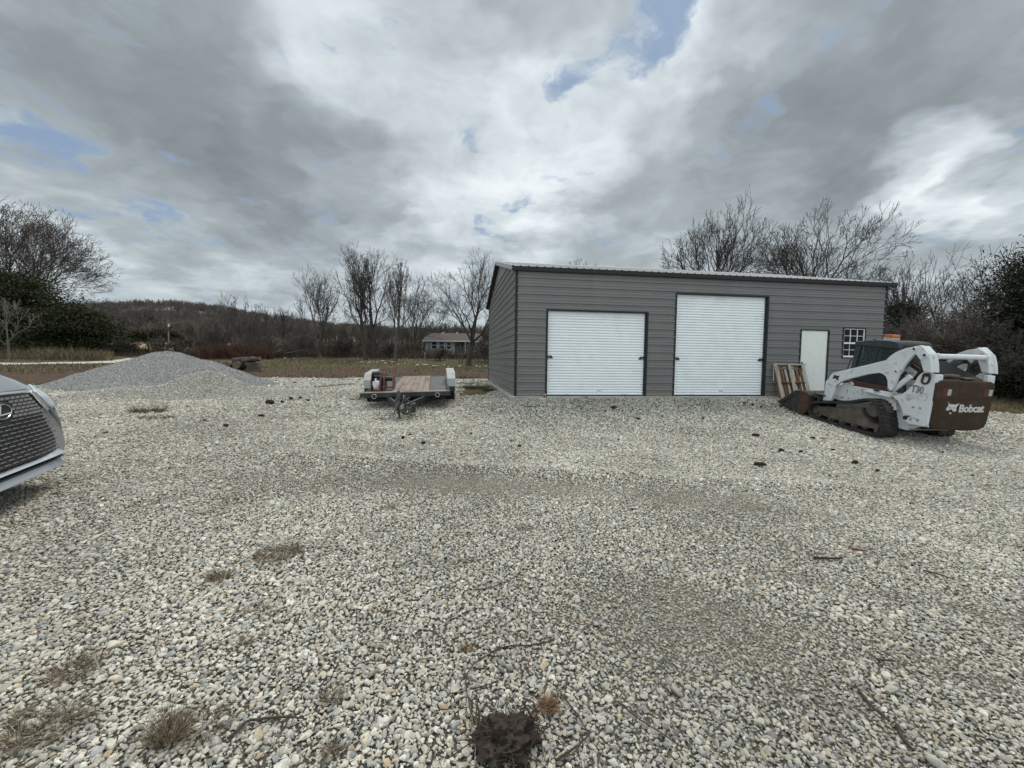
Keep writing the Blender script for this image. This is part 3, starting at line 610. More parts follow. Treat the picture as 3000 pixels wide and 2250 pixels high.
    for k in range(14): t_ = k*2*math.pi/14; mb.box(.972+.2*math.cos(t_)-.025, .972+.2*math.cos(t_)+.025, s_*.66, s_*.76, .508+.2*math.sin(t_)-.025, .508+.2*math.sin(t_)+.025)
    mb.build('drive_sprocket', muddy, loader)
    mb = MB(); disc(mb, .972, s_*.82, .508, .165, .11, s_, 24)
    for k in range(8): t_ = k*math.pi/4; disc(mb, .972+.12*math.cos(t_), s_*.93, .508+.12*math.sin(t_), .016, .012, s_, 6)
    mb.build('drive_motor', muddy, loader, bev=.006)
    for x, z, r_ in ((2.40,.12,.15),(2.0,.02,.085),(1.69,.03,.085),(1.38,.03,.085),(1.121,.10,.10),(.82,.05,.09)):
        mb = MB(); disc(mb, x, s_*.64, z, r_, .25, s_, 20); disc(mb, x, s_*.89, z, r_*.45, .05, s_, 12); mb.build('idler' if r_ > .15 else 'roller', muddy, loader)
    mb = MB(); mb.ring((2.143, s_*.932, .148), (0, 1, 0), .045, .010, 16); mb.build('grease_port', muddy, loader)
    # lower link arm and lift cylinder
    mb = MB(); mb.bar((.80, s_*.72, .99), (.50, s_*.72, 1.36), .07, .10); mb.build('link_arm', white_p, loader, bev=.01)
    mb = MB(); mb.tube([(.78, s_*.60, 1.32), (.70, s_*.60, .98)], .062, 14); mb.tube([(.70, s_*.60, 1.42), (.80, s_*.60, 1.30)], .03, 8); mb.tube([(.70, s_*.60, .98), (.66, s_*.6, .80)], .028, 8); mb.build('lift_cylinder', black_p, loader)
    mb = MB()
    for k in range(5): a = .05*k; mb.tube([(x, s_*(.56+.012*k), z) for x, z in splin([(.85-a*.5,1.50),(.66-a*.6,1.72-a*.3),(.45-a*.3,1.74-a*.5),(.40+a*.2,1.5),(.46+a*.4,1.28)], 4, False)], .013, 6)
    mb.build('hydraulic_hose', blackm, loader)
# chassis
mb = MB(); mb.prism([(2.25,.20),(2.216,.60),(2.21,.905),(1.801,.912),(.935,.926),(.30,.90),(.22,.32),(.5,.15)], -.545, .545); mb.prism([(2.25,.48),(2.216,.891),(1.801,.904),(.935,.926),(.777,.80),(.70,.55)], -.655, .655); chassis = mb.build('chassis', white_p, loader, bev=.01)
for s_ in (1, -1):
    mb = MB(); mb.prism([(1.42,.868),(.80,.838),(.80,.822),(1.42,.852)], s_*.655, s_*.76); mb.build('fender_ledge', white_p, chassis)
    mb = MB(); mb.prism([(2.10,.895),(1.86,.90),(1.80,.905),(1.78,.96),(1.84,1.00),(1.90,.99),(2.05,.93)], s_*.63, s_*.652); disc(mb, 1.843, s_*.652, .968, .03, .02, s_, 12); mb.build('bracket', white_p, chassis, bev=.004)
    mb = MB()
    mb.box(1.14, 1.25, s_*.655, s_*.69, .895, .925); mb.build('rubber_stop', decal_k, chassis)
    for x, z, r_ in ((1.90,.82,.009),(1.91,.775,.014),(1.915,.755,.012),(1.91,.71,.010),(1.55,.83,.012),(1.53,.86,.006),(1.84,.60,.011),(1.84,.57,.010),(1.66,.80,.006),(1.75,.84,.006),(1.35,.76,.006)): mb = MB(); disc(mb, x, s_*.655, z, r_, .003, s_, 8); mb.build('panel_hole', decal_k, chassis)
    mb = MB(); mb.prism([(1.98,.565),(2.06,.565),(2.06,.572),(1.99,.572),(1.99,.60),(1.98,.60)], s_*.655, s_*.665); mb.build('panel_slot', decal_k, chassis)
    mb = MB(); mb.box(1.0, 2.1, s_*.50, s_*.60, .92, 1.02); mb.build('side_rail', pm('dark_rust', (.075, .036, .024), .85, 0, .3, 9), chassis)
    mb = MB(); mb.prism([(.80,.93),(.83,1.36),(.80,1.46),(.72,1.585),(.57,1.50),(.50,1.38),(.49,1.05),(.5,.93)], s_*.50, s_*.53); ip = mb.build('inner_panel', white_p, chassis)
    mb = MB(); mb.box(.61, .71, s_*.531, s_*.534, 1.26, 1.34); mb.build('warning_decal', decal_k, ip); mb = MB(); mb.box(.58, .63, s_*.531, s_*.534, 1.13, 1.15); mb.build('warning_decal', decal_k, ip)
    mb = MB()
    for k in range(4): mb.box(.60, .70, s_*.531, s_*.533, 1.37+.018*k, 1.378+.018*k)
    mb.build('text_decal', decal_f, ip)
mb = MB(); mb.prism([(.2,.32),(.2,.26),(1.9,.12),(2.0,.3)], -.54, .54); mb.box(.3, .85, -.52, .52, .9, 1.25); mb.build('engine_bay', blackm, loader)
mb = MB(); mb.box(2.18, 2.34, -.77, .77, .50, .62); mb.build('front_crossmember', white_p, loader, bev=.01)
# crossbar between the uprights
mb = MB(); mb.cyl((.19, -.63, 1.823), (.19, .63, 1.823), .056, 20)
for s_ in (1, -1): mb.cyl((.19, s_*.62, 1.823), (.19, s_*.585, 1.823), .068, 20)
mb.build('crossbar', white_p, loader, smooth=50)
# cab
mb = MB()
mb.prism([(2.119,1.90),(2.105,2.0),(1.92,2.01),(1.90,2.04),(1.55,2.072),(1.311,2.076),(1.16,2.062),(1.09,2.03),(1.05,1.94),(1.05,1.90)], -.46, .46)
cab = mb.build('cab_roof', black_p, loader, bev=.03, seg=3)
mb = MB()
for s_ in (1, -1):
    mb.prism([(2.119,1.30),(2.105,1.93),(1.95,1.93),(2.02,1.30)], s_*.38, s_*.44); mb.prism([(1.16,1.30),(1.16,1.93),(1.05,1.93),(1.0,1.30)], s_*.38, s_*.44); mb.prism([(2.12,.92),(2.119,1.31),(1.0,1.31),(.95,.92)], s_*.38, s_*.44); mb.prism([(1.62,1.31),(1.56,1.93),(1.53,1.93),(1.59,1.31)], s_*.41, s_*.435)
mb.box(1.03, 1.07, -.38, .38, 1.75, 1.93); mb.box(.98, 1.03, -.38, .38, .92, 1.30); mb.box(1.0, 2.0, -.38, .38, .93, .97)
mb.box(1.10, 1.20, -.25, .25, 1.15, 1.70); mb.box(1.18, 1.55, -.25, .25, 1.12, 1.26)
for s_ in (1, -1): mb.box(1.2, 1.6, s_*.27, s_*.33, 1.30, 1.36); mb.cyl((1.62, s_*.25, 1.1), (1.66, s_*.25, 1.52), .02, 8)
mb.build('cab_frame', black_p, loader, bev=.006)
mb = MB(); mb.box(1.040, 1.048, -.34, .34, 1.92, 1.985); mb.build('cab_recess', blackm, loader)
cg = bpy.data.materials.new('cab_glass'); cg.use_nodes = True; gb = cg.node_tree.nodes['Principled BSDF']; gb.inputs['Base Color'].default_value = (.30, .42, .38, 1); gb.inputs['Roughness'].default_value = .04; gb.inputs['Transmission Weight'].default_value = .9; gb.inputs['IOR'].default_value = 1.25
mb = MB()
for s_ in (1, -1): mb.box(1.16, 2.0, s_*.395, s_*.40, 1.30, 1.93)
mb.box(2.07, 2.075, -.38, .38, 1.0, 1.93); mb.box(1.035, 1.04, -.38, .38, 1.30, 1.75); mb.build('cab_glass', cg, loader)
for s_ in (1, -1):
    mb = MB()
    for k in range(17): x = 1.17+k*.05; mb.box(x, x+.006, s_*.424, s_*.4305, 1.31, 1.93)
    for k in range(13): z = 1.33+k*.05; mb.box(1.15, 2.03-.07*(z-1.3), s_*.430, s_*.435, z, z+.006)
    mb.build('window_grille', black_p, loader)
mb = MB(); mb.tube(splin([(2.27,.38,1.2),(2.22,.38,1.48),(2.17,.38,1.535),(2.10,.38,1.53)], 4, False), .013, 8); mb.build('grab_handle', black_p, loader)
mb = MB(); mb.box(1.52, 1.74, -.11, .11, 2.055, 2.125); bc = mb.build('beacon_base', pm('beacon_base', (.42, .43, .46), .5), loader, bev=.01)
orange = pm('amber_lens', (.48, .13, .02), .25, 0, .08, 9, spec=.6)
mb = MB(); mb.prism([(1.52,2.126),(1.74,2.126),(1.735,2.19),(1.715,2.205),(1.545,2.205),(1.525,2.19)], -.105, .105); mb.build('beacon_light', orange, loader, bev=.008)
mb = MB(); mb.box(1.8, 1.98, -.1, .1, 2.03, 2.06); mb.box(1.86, 1.90, .15, .2, 2.03, 2.075); mb.build('roof_hatch', blackm, cab)
# tailgate
TG = [(.70,1.30),(.69,1.335),(.62,1.355),(-.62,1.335),(-.70,1.31),(-.735,1.26),(-.745,.95),(-.735,.45),(-.70,.36),(-.58,.30),(-.30,.285),(.40,.315),(.60,.33),(.66,.36),(.69,.42),(.70,.92),(.715,1.25)]
mb = MB(); mb.prism(TG, -.02, .22, 'x'); tg = mb.build('tailgate', brown_p, loader, bev=.045, seg=4)
tg.data.polygons.foreach_set('use_smooth', [True]*len(tg.data.polygons))
mb = MB()
for z in (.985, .625): mb.box(-.026, -.012, -.70, .60, z-.012, z+.004)
mb.build('tailgate_ridge', brown_p, tg, bev=.004)
mb = MB(); mb.cyl((-.015, -.053, 1.11), (-.024, -.053, 1.11), .022, 14); mb.build('latch_hole', blackm, tg)
for y in (.40, -.55): mb = MB(); mb.cyl((-.015, y, .53), (-.023, y, .53), .010, 8); mb.build('drain_hole', blackm, tg)
red_l = pm('red_lens', (.075, .008, .006), .3, 0, .1, 9); clr = pm('clear_lens', (.38, .37, .31), .25, 0, .1, 9)
for y0, y1, yl0, yl1 in ((.575,.36,.455,.365), (-.455,-.67,-.575,-.665)):
    mb = MB(); mb.box(-.028, -.01, y0, y1, 1.02, 1.19); tl = mb.build('tail_lamp', red_l, tg, bev=.008)
    mb = MB(); mb.box(-.033, -.026, yl0, yl1, 1.045, 1.175); mb.build('reversing_lens', clr, tl, bev=.004)
def text(body, name, mat, parent, M, size, bold=.0, ext=.002, xs_=1.0):
    cu = bpy.data.curves.new(name, 'FONT'); cu.body = body; cu.size = size; cu.extrude = ext; cu.offset = bold; cu.resolution_u = 3; cu.space_character = .95
    to = bpy.data.objects.new(name, cu); COL.objects.link(to); bpy.context.view_layer.update()
    me = bpy.data.meshes.new_from_object(to.evaluated_get(bpy.context.evaluated_depsgraph_get())); bpy.data.objects.remove(to)
    me.transform(M @ Matrix.Diagonal((xs_, 1, 1, 1))); me.materials.clear(); me.materials.append(mat)
    o = bpy.data.objects.new(name, me); COL.objects.link(o); o.parent = parent; return o
MT = Matrix(((0, 0, -1, -.021), (-1, 0, 0, .075), (0, 1, 0, .700), (0, 0, 0, 1)))
text('Bobcat', 'lettering', decal_w, tg, MT, .222, .0075, .002, 1.06)
HEAD = [(855,1058),(874,1094),(905,1090),(945,1097),(1000,1080),(975,1118),(966,1145),(982,1172),(950,1190),(930,1178),(905,1150),(888,1166),(862,1176),(838,1158),(852,1130),(862,1108)]
def head(mb, f): 
    mb_pts = [((x-910)/70., (1130-y)/70.) for x, y in HEAD]; f(mb, mb_pts)
def head_tail(mb, P): mb.prism([(.262-a*.135, .80+b_*.115) for a, b_ in P], -.0245, -.018, 'x')
mb = MB(); head(mb, head_tail); mb.cyl((-.018, .265, .672), (-.0245, .265, .672), .022, 10); em = mb.build('emblem', decal_w, tg)
mb = MB()
for P in ([(-.55,.10),(-.12,-.12),(-.30,-.20)], [(.55,.05),(.10,-.16),(.30,-.22)], [(-.10,-.42),(.14,-.42),(.02,-.55)]): mb.prism([(.262-a*.135, .80+b_*.115) for a, b_ in P], -.0265, -.02, 'x')
mb.build('emblem_eye', brown_p, em)
mb = MB(); cx_, cz_ = 2.105, 1.075
mb.prism([(cx_-a*.085, cz_+b_*.085) for a, b_ in [((x-910)/70., (1130-y)/70.) for x, y in HEAD]], .8405, .8435); mb.cyl((cx_, .8405, .965), (cx_, .8435, .965), .015, 8); mb.build('emblem', decal_k, loader)
MP = Matrix(((-1, 0, 0, .435), (0, 0, 1, .741), (0, 1, 0, 1.035), (0, 0, 0, 1)))
text('T30', 'lettering', decal_f, loader, MP, .21, .009, .0012, .74)
mb = MB()
for a, c in (((.42,.985),(.10,1.005)), ((.42,.90),(.12,.905)), ((.42,.985),(.42,.90)), ((.10,1.005),(.12,.905)), ((.28,1.03),(.10,1.06)), ((.25,1.01),(.09,1.035))):
    mb.bar((a[0], .742, a[1]), (c[0], .742, c[1]), .004, .004)
mb.build('decal_outline', decal_f, loader); mb = MB(); mb.bar((.35, .742, .50), (.15, .742, .485), .006, .010); mb.build('maker_decal', decal_f, loader)
# engine cover slats and exhaust
mb = MB(); mb.add([(.10,-.60,1.335),(.10,.60,1.335),(.78,.52,1.66),(.78,-.52,1.66),(.10,-.60,1.25),(.10,.60,1.25),(.78,.52,1.58),(.78,-.52,1.58)], [(0,1,2,3),(7,6,5,4),(0,4,5,1),(1,5,6,2),(2,6,7,3),(3,7,4,0)]); ec = mb.build('engine_cover', brown_p, loader)
for k in range(13):
    y = -.46+k*.075; mb = MB() if k == 0 else mb
    mb.add([(.16, y, 1.366), (.16, y+.03, 1.366), (.74, y+.03, 1.643), (.74, y, 1.643), (.16, y, 1.40), (.16, y+.03, 1.40), (.74, y+.03, 1.675), (.74, y, 1.675)], [(0,1,2,3),(7,6,5,4),(0,4,5,1),(1,5,6,2),(2,6,7,3),(3,7,4,0)])
mb.build('cover_slats', blackm, ec)
mb = MB(); mb.tube(splin([(.22,.42,1.33),(.20,.38,1.40),(.16,.28,1.43),(.12,.16,1.43),(.10,.08,1.42)], 4, False), .033, 12); mb.build('exhaust_pipe', muddy, ec); mb = MB(); mb.box(.06, .16, -.34, -.02, 1.37, 1.40); mb.build('cover_latch', muddy, ec)
# bucket and coupler
mb = MB(); prf = [(3.60,.10),(3.30,.02),(2.86,-.07),(2.70,-.04),(2.62,.06),(2.57,.30),(2.60,.50),(2.70,.565),(3.0,.56)]
inn = [(a+.02 if a < 2.9 else a, b_+.02 if b_ < .3 else b_-.02) for a, b_ in prf]
mb.grid([[(a, -1.0, b_), (a, 1.0, b_)] for a, b_ in prf+inn[::-1]+[prf[0]]]); bk = mb.build('bucket', bucket_m, loader)
for s_ in (1, -1):
    mb = MB(); mb.prism([(3.60,.10),(2.86,-.07),(2.70,-.04),(2.62,.06),(2.57,.30),(2.60,.50),(2.70,.565),(3.02,.545)], s_*1.0, s_*1.018); mb.prism([(3.62,.11),(3.50,.07),(3.0,.46),(3.0,.565),(3.06,.55)], s_*1.018, s_*1.034); mb.build('side_plate', bucket_m, bk, bev=.004)
    mb = MB(); mb.prism([(2.88,-.02),(2.70,.0),(2.64,.1),(2.59,.30),(2.62,.49),(2.70,.555),(2.88,.55)], s_*1.019, s_*1.024); mb.build('rust_patch', pm('dark_rust', (.075, .036, .024), .85, 0, .3, 9), bk)
mb = MB(); mb.box(2.34, 2.56, -.60, .60, .10, .56); mb.box(2.30, 2.60, .15, .9, .54, .575); mb.box(2.36, 2.42, -.95, .95, .38, .50); mb.box(2.46, 2.52, -.95, .95, .46, .49); mb.box(2.44, 2.55, -.9, .9, .2, .3); mb.build('coupler', blackm, loader, bev=.006)
for s_ in (1, -1):
    mb = MB(); mb.tube([(2.30, s_*.5, .85), (2.48, s_*.5, .42)], .035, 10); mb.build('tilt_cylinder', black_p, loader)
def hit(px, py, y0=.5, y1=70):        # where a sight line meets the ground
    q = ray(px, py); a, b = y0, y1
    for _ in range(40):
        m = (a+b)/2; p = q*(m/q.y)
        if p.z+CAMZ > g1(p.x, p.y): a = m
        else: b = m
    return Vector((q.x*a/q.y, a, g1(q.x*a/q.y, a)))
# ------------------------------------------------------------------ gravel heaps
def heap(name, fn, x0, x1, y0, y1, st, tone, label):
    xs2 = np.arange(x0, x1+st, st); ys2 = np.arange(y0, y1+st, st); A, B = np.meshgrid(xs2, ys2); h = fn(A, B)
    Z2 = gz(A, B)+np.where(h > .012, h, -.08); n_, m_ = A.shape; ii = np.arange(n_*m_).reshape(n_, m_)
    F = np.stack([ii[:-1, :-1], ii[:-1, 1:], ii[1:, 1:], ii[1:, :-1]], -1).reshape(-1, 4); hm = (h > .0).ravel(); F = F[hm[F].any(1)]
    o = npmesh(name, np.stack([A, B, Z2], -1).reshape(-1, 3), F, None, smooth=True)
    m = bpy.data.materials.new(name); m.use_nodes = True; t = NT(m.node_tree); b = t.n['Principled BSDF']; co = t.node('ShaderNodeTexCoord').outputs['Object']
    c, hh = stone_tex(t, co, 34, tone); c2, _ = stone_tex(t, co, 15, tone); c = t.mix(.35, c, c2)
    t.l.new(c, b.inputs['Base Color']); b.inputs['Roughness'].default_value = .9
    bn = t.node('ShaderNodeBump', {'Strength': .8, 'Distance': .03, 'Height': hh}); t.l.new(bn.outputs[0], b.inputs['Normal']); o.data.materials.append(m)
    return tag(o, label, 'gravel pile')
heap('gravel_pile', heap_big, -18, -7.8, 12.4, 19.6, .07, (.37, .37, .355), 'tall conical pile of fine grey gravel at the far left of the yard')
heap('gravel_pile', heap_small, -14.5, -5.4, 10.4, 15.6, .07, (.40, .38, .33), 'low tan rounded mound of coarse gravel in front of the tall grey pile')
# ------------------------------------------------------------------ silver car, front end towards the yard (x forward, y left)
paint = pm('silver_paint', (.33, .345, .365), .25, .6, .02, 2, coat=.8)
dark_plastic = pm('dark_plastic', (.015, .016, .018), .4, 0, .1, 9)
grille_bar = pm('grille_bar', (.26, .26, .27), .35, .5, .1, 9); grille_block = pm('grille_block', (.40, .39, .43), .3, .6, .1, 9)
satin = pm('satin_chrome', (.80, .85, .90), .28, 1., .02, 3)
car = thing('parked_car', 'silver car with a black mesh grille and chrome trim cut off by the left edge', 'car', (-4.1747-.446*.05, 3.35+.895*.05, -1.3097+CAMZ), (0, 0, math.atan2(.446, .895)))
SEC = [(0.0, [(0,.966),(.30,.964),(.49,.955),(.73,.80),(.84,.62),(.88,.40),(.86,.225),(0,.215)]),
 (-.05, [(0,1.0),(.36,1.0),(.60,.99),(.88,.88),(.955,.68),(.975,.42),(.94,.205),(0,.2)]),
 (-.17, [(0,1.06),(.40,1.065),(.72,1.04),(.97,.92),(.99,.70),(.985,.42),(.95,.20),(0,.19)]),
 (-.32, [(0,1.13),(.45,1.14),(.82,1.12),(.985,.97),(.99,.70),(.985,.42),(.95,.20),(0,.19)]),
 (-.6, [(0,1.20),(.45,1.215),(.86,1.22),(.985,1.04),(.99,.72),(.985,.42),(.95,.21),(0,.19)]),
 (-1.25, [(0,1.26),(.5,1.265),(.87,1.26),(.98,1.06),(.985,.75),(.98,.42),(.95,.22),(0,.2)]),
 (-1.5, [(0,1.26),(.5,1.25),(.86,1.24),(.97,1.06),(.985,.75),(.98,.42),(.95,.22),(0,.2)]),
 (-3.8, [(0,1.22),(.5,1.22),(.87,1.20),(.97,1.10),(.985,.78),(.98,.42),(.95,.24),(0,.22)]),
 (-4.6, [(0,1.22),(.5,1.20),(.80,1.15),(.90,1.08),(.93,.80),(.93,.45),(.9,.28),(0,.26)]),
 (-4.84, [(0,1.12),(.4,1.10),(.70,1.06),(.80,1.0),(.84,.78),(.84,.48),(.8,.34),(0,.32)])]
def shr(x, y, z): return x-.16*max(0, z-.45)*min(1, max(0, 1+x/.6))*(1-float(sst(.55, .95, abs(y))))
rows = [[(x, y, z) for y, z in P]+[(x, -y, z) for y, z in P[-2:0:-1]]+[(x, P[0][0], P[0][1])] for x, P in SEC]
rows = [[(shr(*p), p[1], p[2]) for p in r] for r in rows]
mb = MB(); mb.grid(rows); mb.add(rows[0][:-1], [tuple(range(14))]); mb.add(rows[-1][:-1], [tuple(range(13, -1, -1))]); body = mb.build('body', paint, car, smooth=True)
ss_ = body.modifiers.new('sub', 'SUBSURF'); ss_.levels = ss_.render_levels = 2
body.data.edges.foreach_set  # noqa
GR = [(.44,.955),(.465,.94),(.63,.785),(.715,.66),(.765,.50),(.785,.368)]
def gx(y, z): return shr(.018-.09*max(0, abs(y)-.30)**2*2.2, y, z)
mb = MB(); pts = [(gx(y, z)+.012, y, z) for y, z in GR]+[(gx(y, z)+.012, -y, z) for y, z in GR[::-1]]
rowsg = []
def gw(z): return float(np.interp(z, [.368,.50,.66,.785,.94,.955], [.85,.835,.775,.655,.49,.465]))
for k in range(25):
    z = .368+(.955-.368)*k/24; w_ = gw(z); rowsg.append([(gx(w_*j/12., z)+.012, w_*j/12., z) for j in range(-12, 13)])
mb.grid(rowsg); gr = mb.build('grille', dark_plastic, car, smooth=True, fix=False)
mb = MB(); row = 0; z = .39
while z < .75:
    off = .0525 if row % 2 else 0
    for k in range(-8, 9):
        y = k*.105+off
        if abs(y)+.035 < gw(z)-.075 and not (((y+.020)/.155)**2+((z-.83)/.10)**2 < 1):
            x = gx(y, z)+.014; mb.add([(x, y-.038, z-.001), (x+.012, y-.035, z+.007), (x+.012, y+.035, z+.007), (x, y+.038, z-.001), (x, y-.038, z+.010), (x, y+.038, z+.010)], [(0,1,2,3), (1,4,5,2), (0,4,1), (3,2,5)])
            mb.add([(x, y+.030, z-.016), (x+.008, y+.034, z+.002), (x, y+.040, z-.016), (x, y+.037, z+.008)], [(0,1,3), (1,2,3)])
    z += .0345; row += 1
mb.build('grille_mesh', grille_bar, gr, fix=False)
mb = MB(); row = 0; z = .775
while z < .935:
    off = .035 if row % 2 else 0
    for k in range(-9, 10):
        y = k*.070+off
        if abs(y)+.03 < gw(z)-.02 and not (((y+.020)/.150)**2+((z-.83)/.09)**2 < 1): x = gx(y, z)+.0125; mb.box(x, x+.007, y-.027, y+.027, z-.009, z+.011)
    z += .031; row += 1
mb.build('grille_blocks', grille_block, gr)
mb = MB(); N_ = 28; ov = lambda a, b_, x: [(x-.055, -.020+a*math.cos(2*math.pi*k/N_), .83+b_*math.sin(2*math.pi*k/N_)) for k in range(N_)]
mb.add(ov(.135, .078, .030)+ov(.125, .070, .042), [tuple(range(N_, 2*N_))]+[(k, (k+1) % N_, (k+1) % N_+N_, k+N_) for k in range(N_)]); bd = mb.build('badge', dark_plastic, gr)
mb = MB(); ring = [(-.010, -.020+.104*math.cos(2*math.pi*k/N_+.0), .83+.060*math.sin(2*math.pi*k/N_)) for k in range(N_+1)]; mb.tube(ring, .0048, 6); mb.tube([(-.010, -.060, .878), (-.010, -.073, .803)], .010, 6); mb.tube([(-.010, -.075, .803), (-.010, .065, .812)], .006, 6); mb.build('emblem', chrome, bd)
for s_ in (1, -1):
    mb = MB(); mb.tube([(gx(y, z)+.022, s_*y, z) for y, z in [(.45,.966),(.50,.942),(.585,.862),(.665,.775)]], [.013,.019,.021,.013], 8); mb.build('chrome_arm', chrome, car)
    mb = MB(); mb.grid([[(-.028, s_*.53, .965), (-.03, s_*.62, .90), (-.015, s_*.69, .785)], [(-.095, s_*.63, 1.0), (-.075, s_*.72, .90), (-.045, s_*.73, .775)], [(-.17, s_*.74, 1.005), (-.12, s_*.83, .90), (-.065, s_*.80, .775)], [(-.26, s_*.80, 1.015), (-.17, s_*.885, .90), (-.10, s_*.855, .79)]]); hl = mb.build('headlight', None, car, smooth=True, fix=False)
    hl.data.transform(Matrix.Translation((.016, s_*.012, .006)))
    hg = pm('headlight_lens', (.60, .66, .72), .10, .3, .05, 6, coat=1.); hl.data.materials.append(hg); sm_ = hl.modifiers.new('s', 'SUBSURF'); sm_.levels = sm_.render_levels = 2; sw = hl.modifiers.new('w', 'SHRINKWRAP'); sw.target = body; sw.offset = .010; sw.wrap_mode = 'OUTSIDE_SURFACE'; so = hl.modifiers.new('t', 'SOLIDIFY'); so.thickness = .02; so.offset = 0
    mb = MB(); mb.tube([(-.02, s_*.70, .775), (-.01, s_*.80, .66), (-.02, s_*.865, .50), (-.025, s_*.885, .37)], [.010,.014,.016,.014], 8); mb.build('grille_surround', paint, car, smooth=True)
mb = MB(); mb.tube([(shr(.022, y, .968), y, .968+.006*(1-abs(y)/.45)) for y in (-.46, -.3, -.15, 0, .15, .3, .46)], .0135, 8); mb.build('chrome_top_bar', chrome, car)
def strip(nm, mat_, z0, z1, x_, yw, par=None):
    mb = MB(); ys_ = [yw*k/10. for k in range(-10, 11)]; fx = lambda y: x_-.10*max(0, abs(y)-.45)**2*1.6-(.05 if abs(y) > yw*.97 else 0)
    mb.grid([[(fx(y)-.055, y, z1+.004), (fx(y)-.035, y, z1), (fx(y)+.012, y, z0+.004), (fx(y)+.008, y, z0), (fx(y)-.02, y, z0-.006)] for y in ys_]); return mb.build(nm, mat_, par or car, smooth=30, fix=False)
strip('lower_chrome_strip', satin, .325, .368, .045, .88); strip('bumper_lip', dark_plastic, .292, .318, .035, .88); strip('lower_bumper', paint, .215, .288, .040, .87)
mb = MB(); mb.grid([[(shr(.012, y, .97), y, .976), (shr(.006, y, .98), y, .988)] for y in (-.46, -.25, 0, .25, .46)]); mb.build('hood_gap', dark_plastic, car)
# glasshouse, wheels, lamps of the part outside the picture
gls = pm('car_glass', (.02, .024, .026), .05, 0, .02, 3)
GH2 = [(-1.35, .80, 1.17, 1.18), (-2.15, .66, 1.60, 1.66), (-3.3, .66, 1.62, 1.69), (-4.3, .64, 1.50, 1.60), (-4.72, .74, 1.13, 1.16)]
mb = MB(); mb.grid([[(x, w_+.08, 1.12), (x, w_, z1), (x, w_*.6, z2), (x, 0, z2+.01), (x, -w_*.6, z2), (x, -w_, z1), (x, -w_-.08, 1.12)] for x, w_, z1, z2 in GH2]); mb.build('glasshouse', gls, car, smooth=True)
mb = MB(); mb.grid([[(x, w_*.96, z1+.01), (x, w_*.6, z2+.012), (x, 0, z2+.025), (x, -w_*.6, z2+.012), (x, -w_*.96, z1+.01)] for x, w_, z1, z2 in GH2[1:4]]); mb.build('roof', paint, car, smooth=True)
for x in (-.93, -3.72):
    for s_ in (1, -1):
        mb = MB(); mb.tube([(x, s_*.70, .36), (x, s_*.72, .36), (x, s_*.93, .36), (x, s_*.955, .36)], [.33, .365, .365, .33], 28); wh = mb.build('wheel', rubber, car)
        mb = MB(); mb.cyl((x, s_*.95, .36), (x, s_*.962, .36), .24, 20); mb.build('rim', galv, wh)
    mb = MB(); mb.cyl((x, -.957, .40), (x, .957, .40), .41, 28); mb.build('wheel_arch', dark_plastic, car)
# ------------------------------------------------------------------ flatbed trailer (x towards its hitch, y left)
wood_d = pm('weathered_deck_board', (.215, .17, .135), .85, 0, .3, 3, .3, 40, dirt=(.085, .042, .028), damt=.85, ds=2.6, stretch=(.25, 1, 1))
tr_black = pm('trailer_black', (.022, .024, .027), .55, 0, .3, 4, dirt=(.09, .085, .075), damt=.5, ds=3)
plate_m = pm('deck_plate', (.050, .053, .058), .5, .2, .25, 3, dirt=(.12, .11, .10), damt=.5, ds=2)
fend_m = pm('dull_aluminium', (.36, .375, .36), .45, .2, .12, 4, dirt=(.24, .22, .17), damt=.6, ds=3)
trl = thing('flatbed_trailer', 'low black flatbed trailer with wooden deck boards and pale box fenders', 'trailer', (-2.718, 10.717, -1.385+CAMZ), (R(1.47), R(4.04), R(-79.68)))
mb = MB(); mb.box(-.06, 0, -1.19, 1.11, .40, .52); mb.build('front_rail', tr_black, trl, bev=.006)
mb = MB(); mb.box(-.24, -.062, -1.10, 1.02, .47, .522); mb.build('front_board', wood_d, trl, bev=.006)
for s_, y_ in ((1, 1.03), (-1, -1.03)):
    mb = MB(); mb.box(-3.9, -.061, y_, y_+s_*.05, .38, .515); mb.build('side_rail', tr_black, trl, bev=.006)
for y0, y1 in ((-1.029, -.44), (.55, 1.029)):
    mb = MB(); mb.box(-3.88, -.241, y0, y1, .47, .495); mb.build('deck_plate', plate_m, trl)
for k in range(6):
    y0 = -.435+k*.164; mb = MB(); mb.box(-3.85, -.27+.012*(k % 2), y0, y0+.157, .47, .517); mb.build('deck_board', wood_d, trl, bev=.005)
mb = MB(); mb.box(-3.95, -3.86, -1.08, 1.08, .38, .515); mb.build('rear_rail', tr_black, trl, bev=.005)
mb = MB()
for x in (-.7, -1.4, -2.1, -2.8, -3.5): mb.box(x-.04, x, -1.03, 1.03, .40, .468)
for y in (-.5, .5): mb.box(-3.8, -.1, y-.04, y+.04, .33, .40)
mb.build('chassis_frame', tr_black, trl); mb = MB(); mb.box(-3.7, -.3, -1.0, 1.0, .30, .325); mb.box(-2.9, -1.4, -.95, .95, .14, .29); mb.build('underside_shade', tr_black, trl)  # last two boxes are added below the deck to deepen the shade there
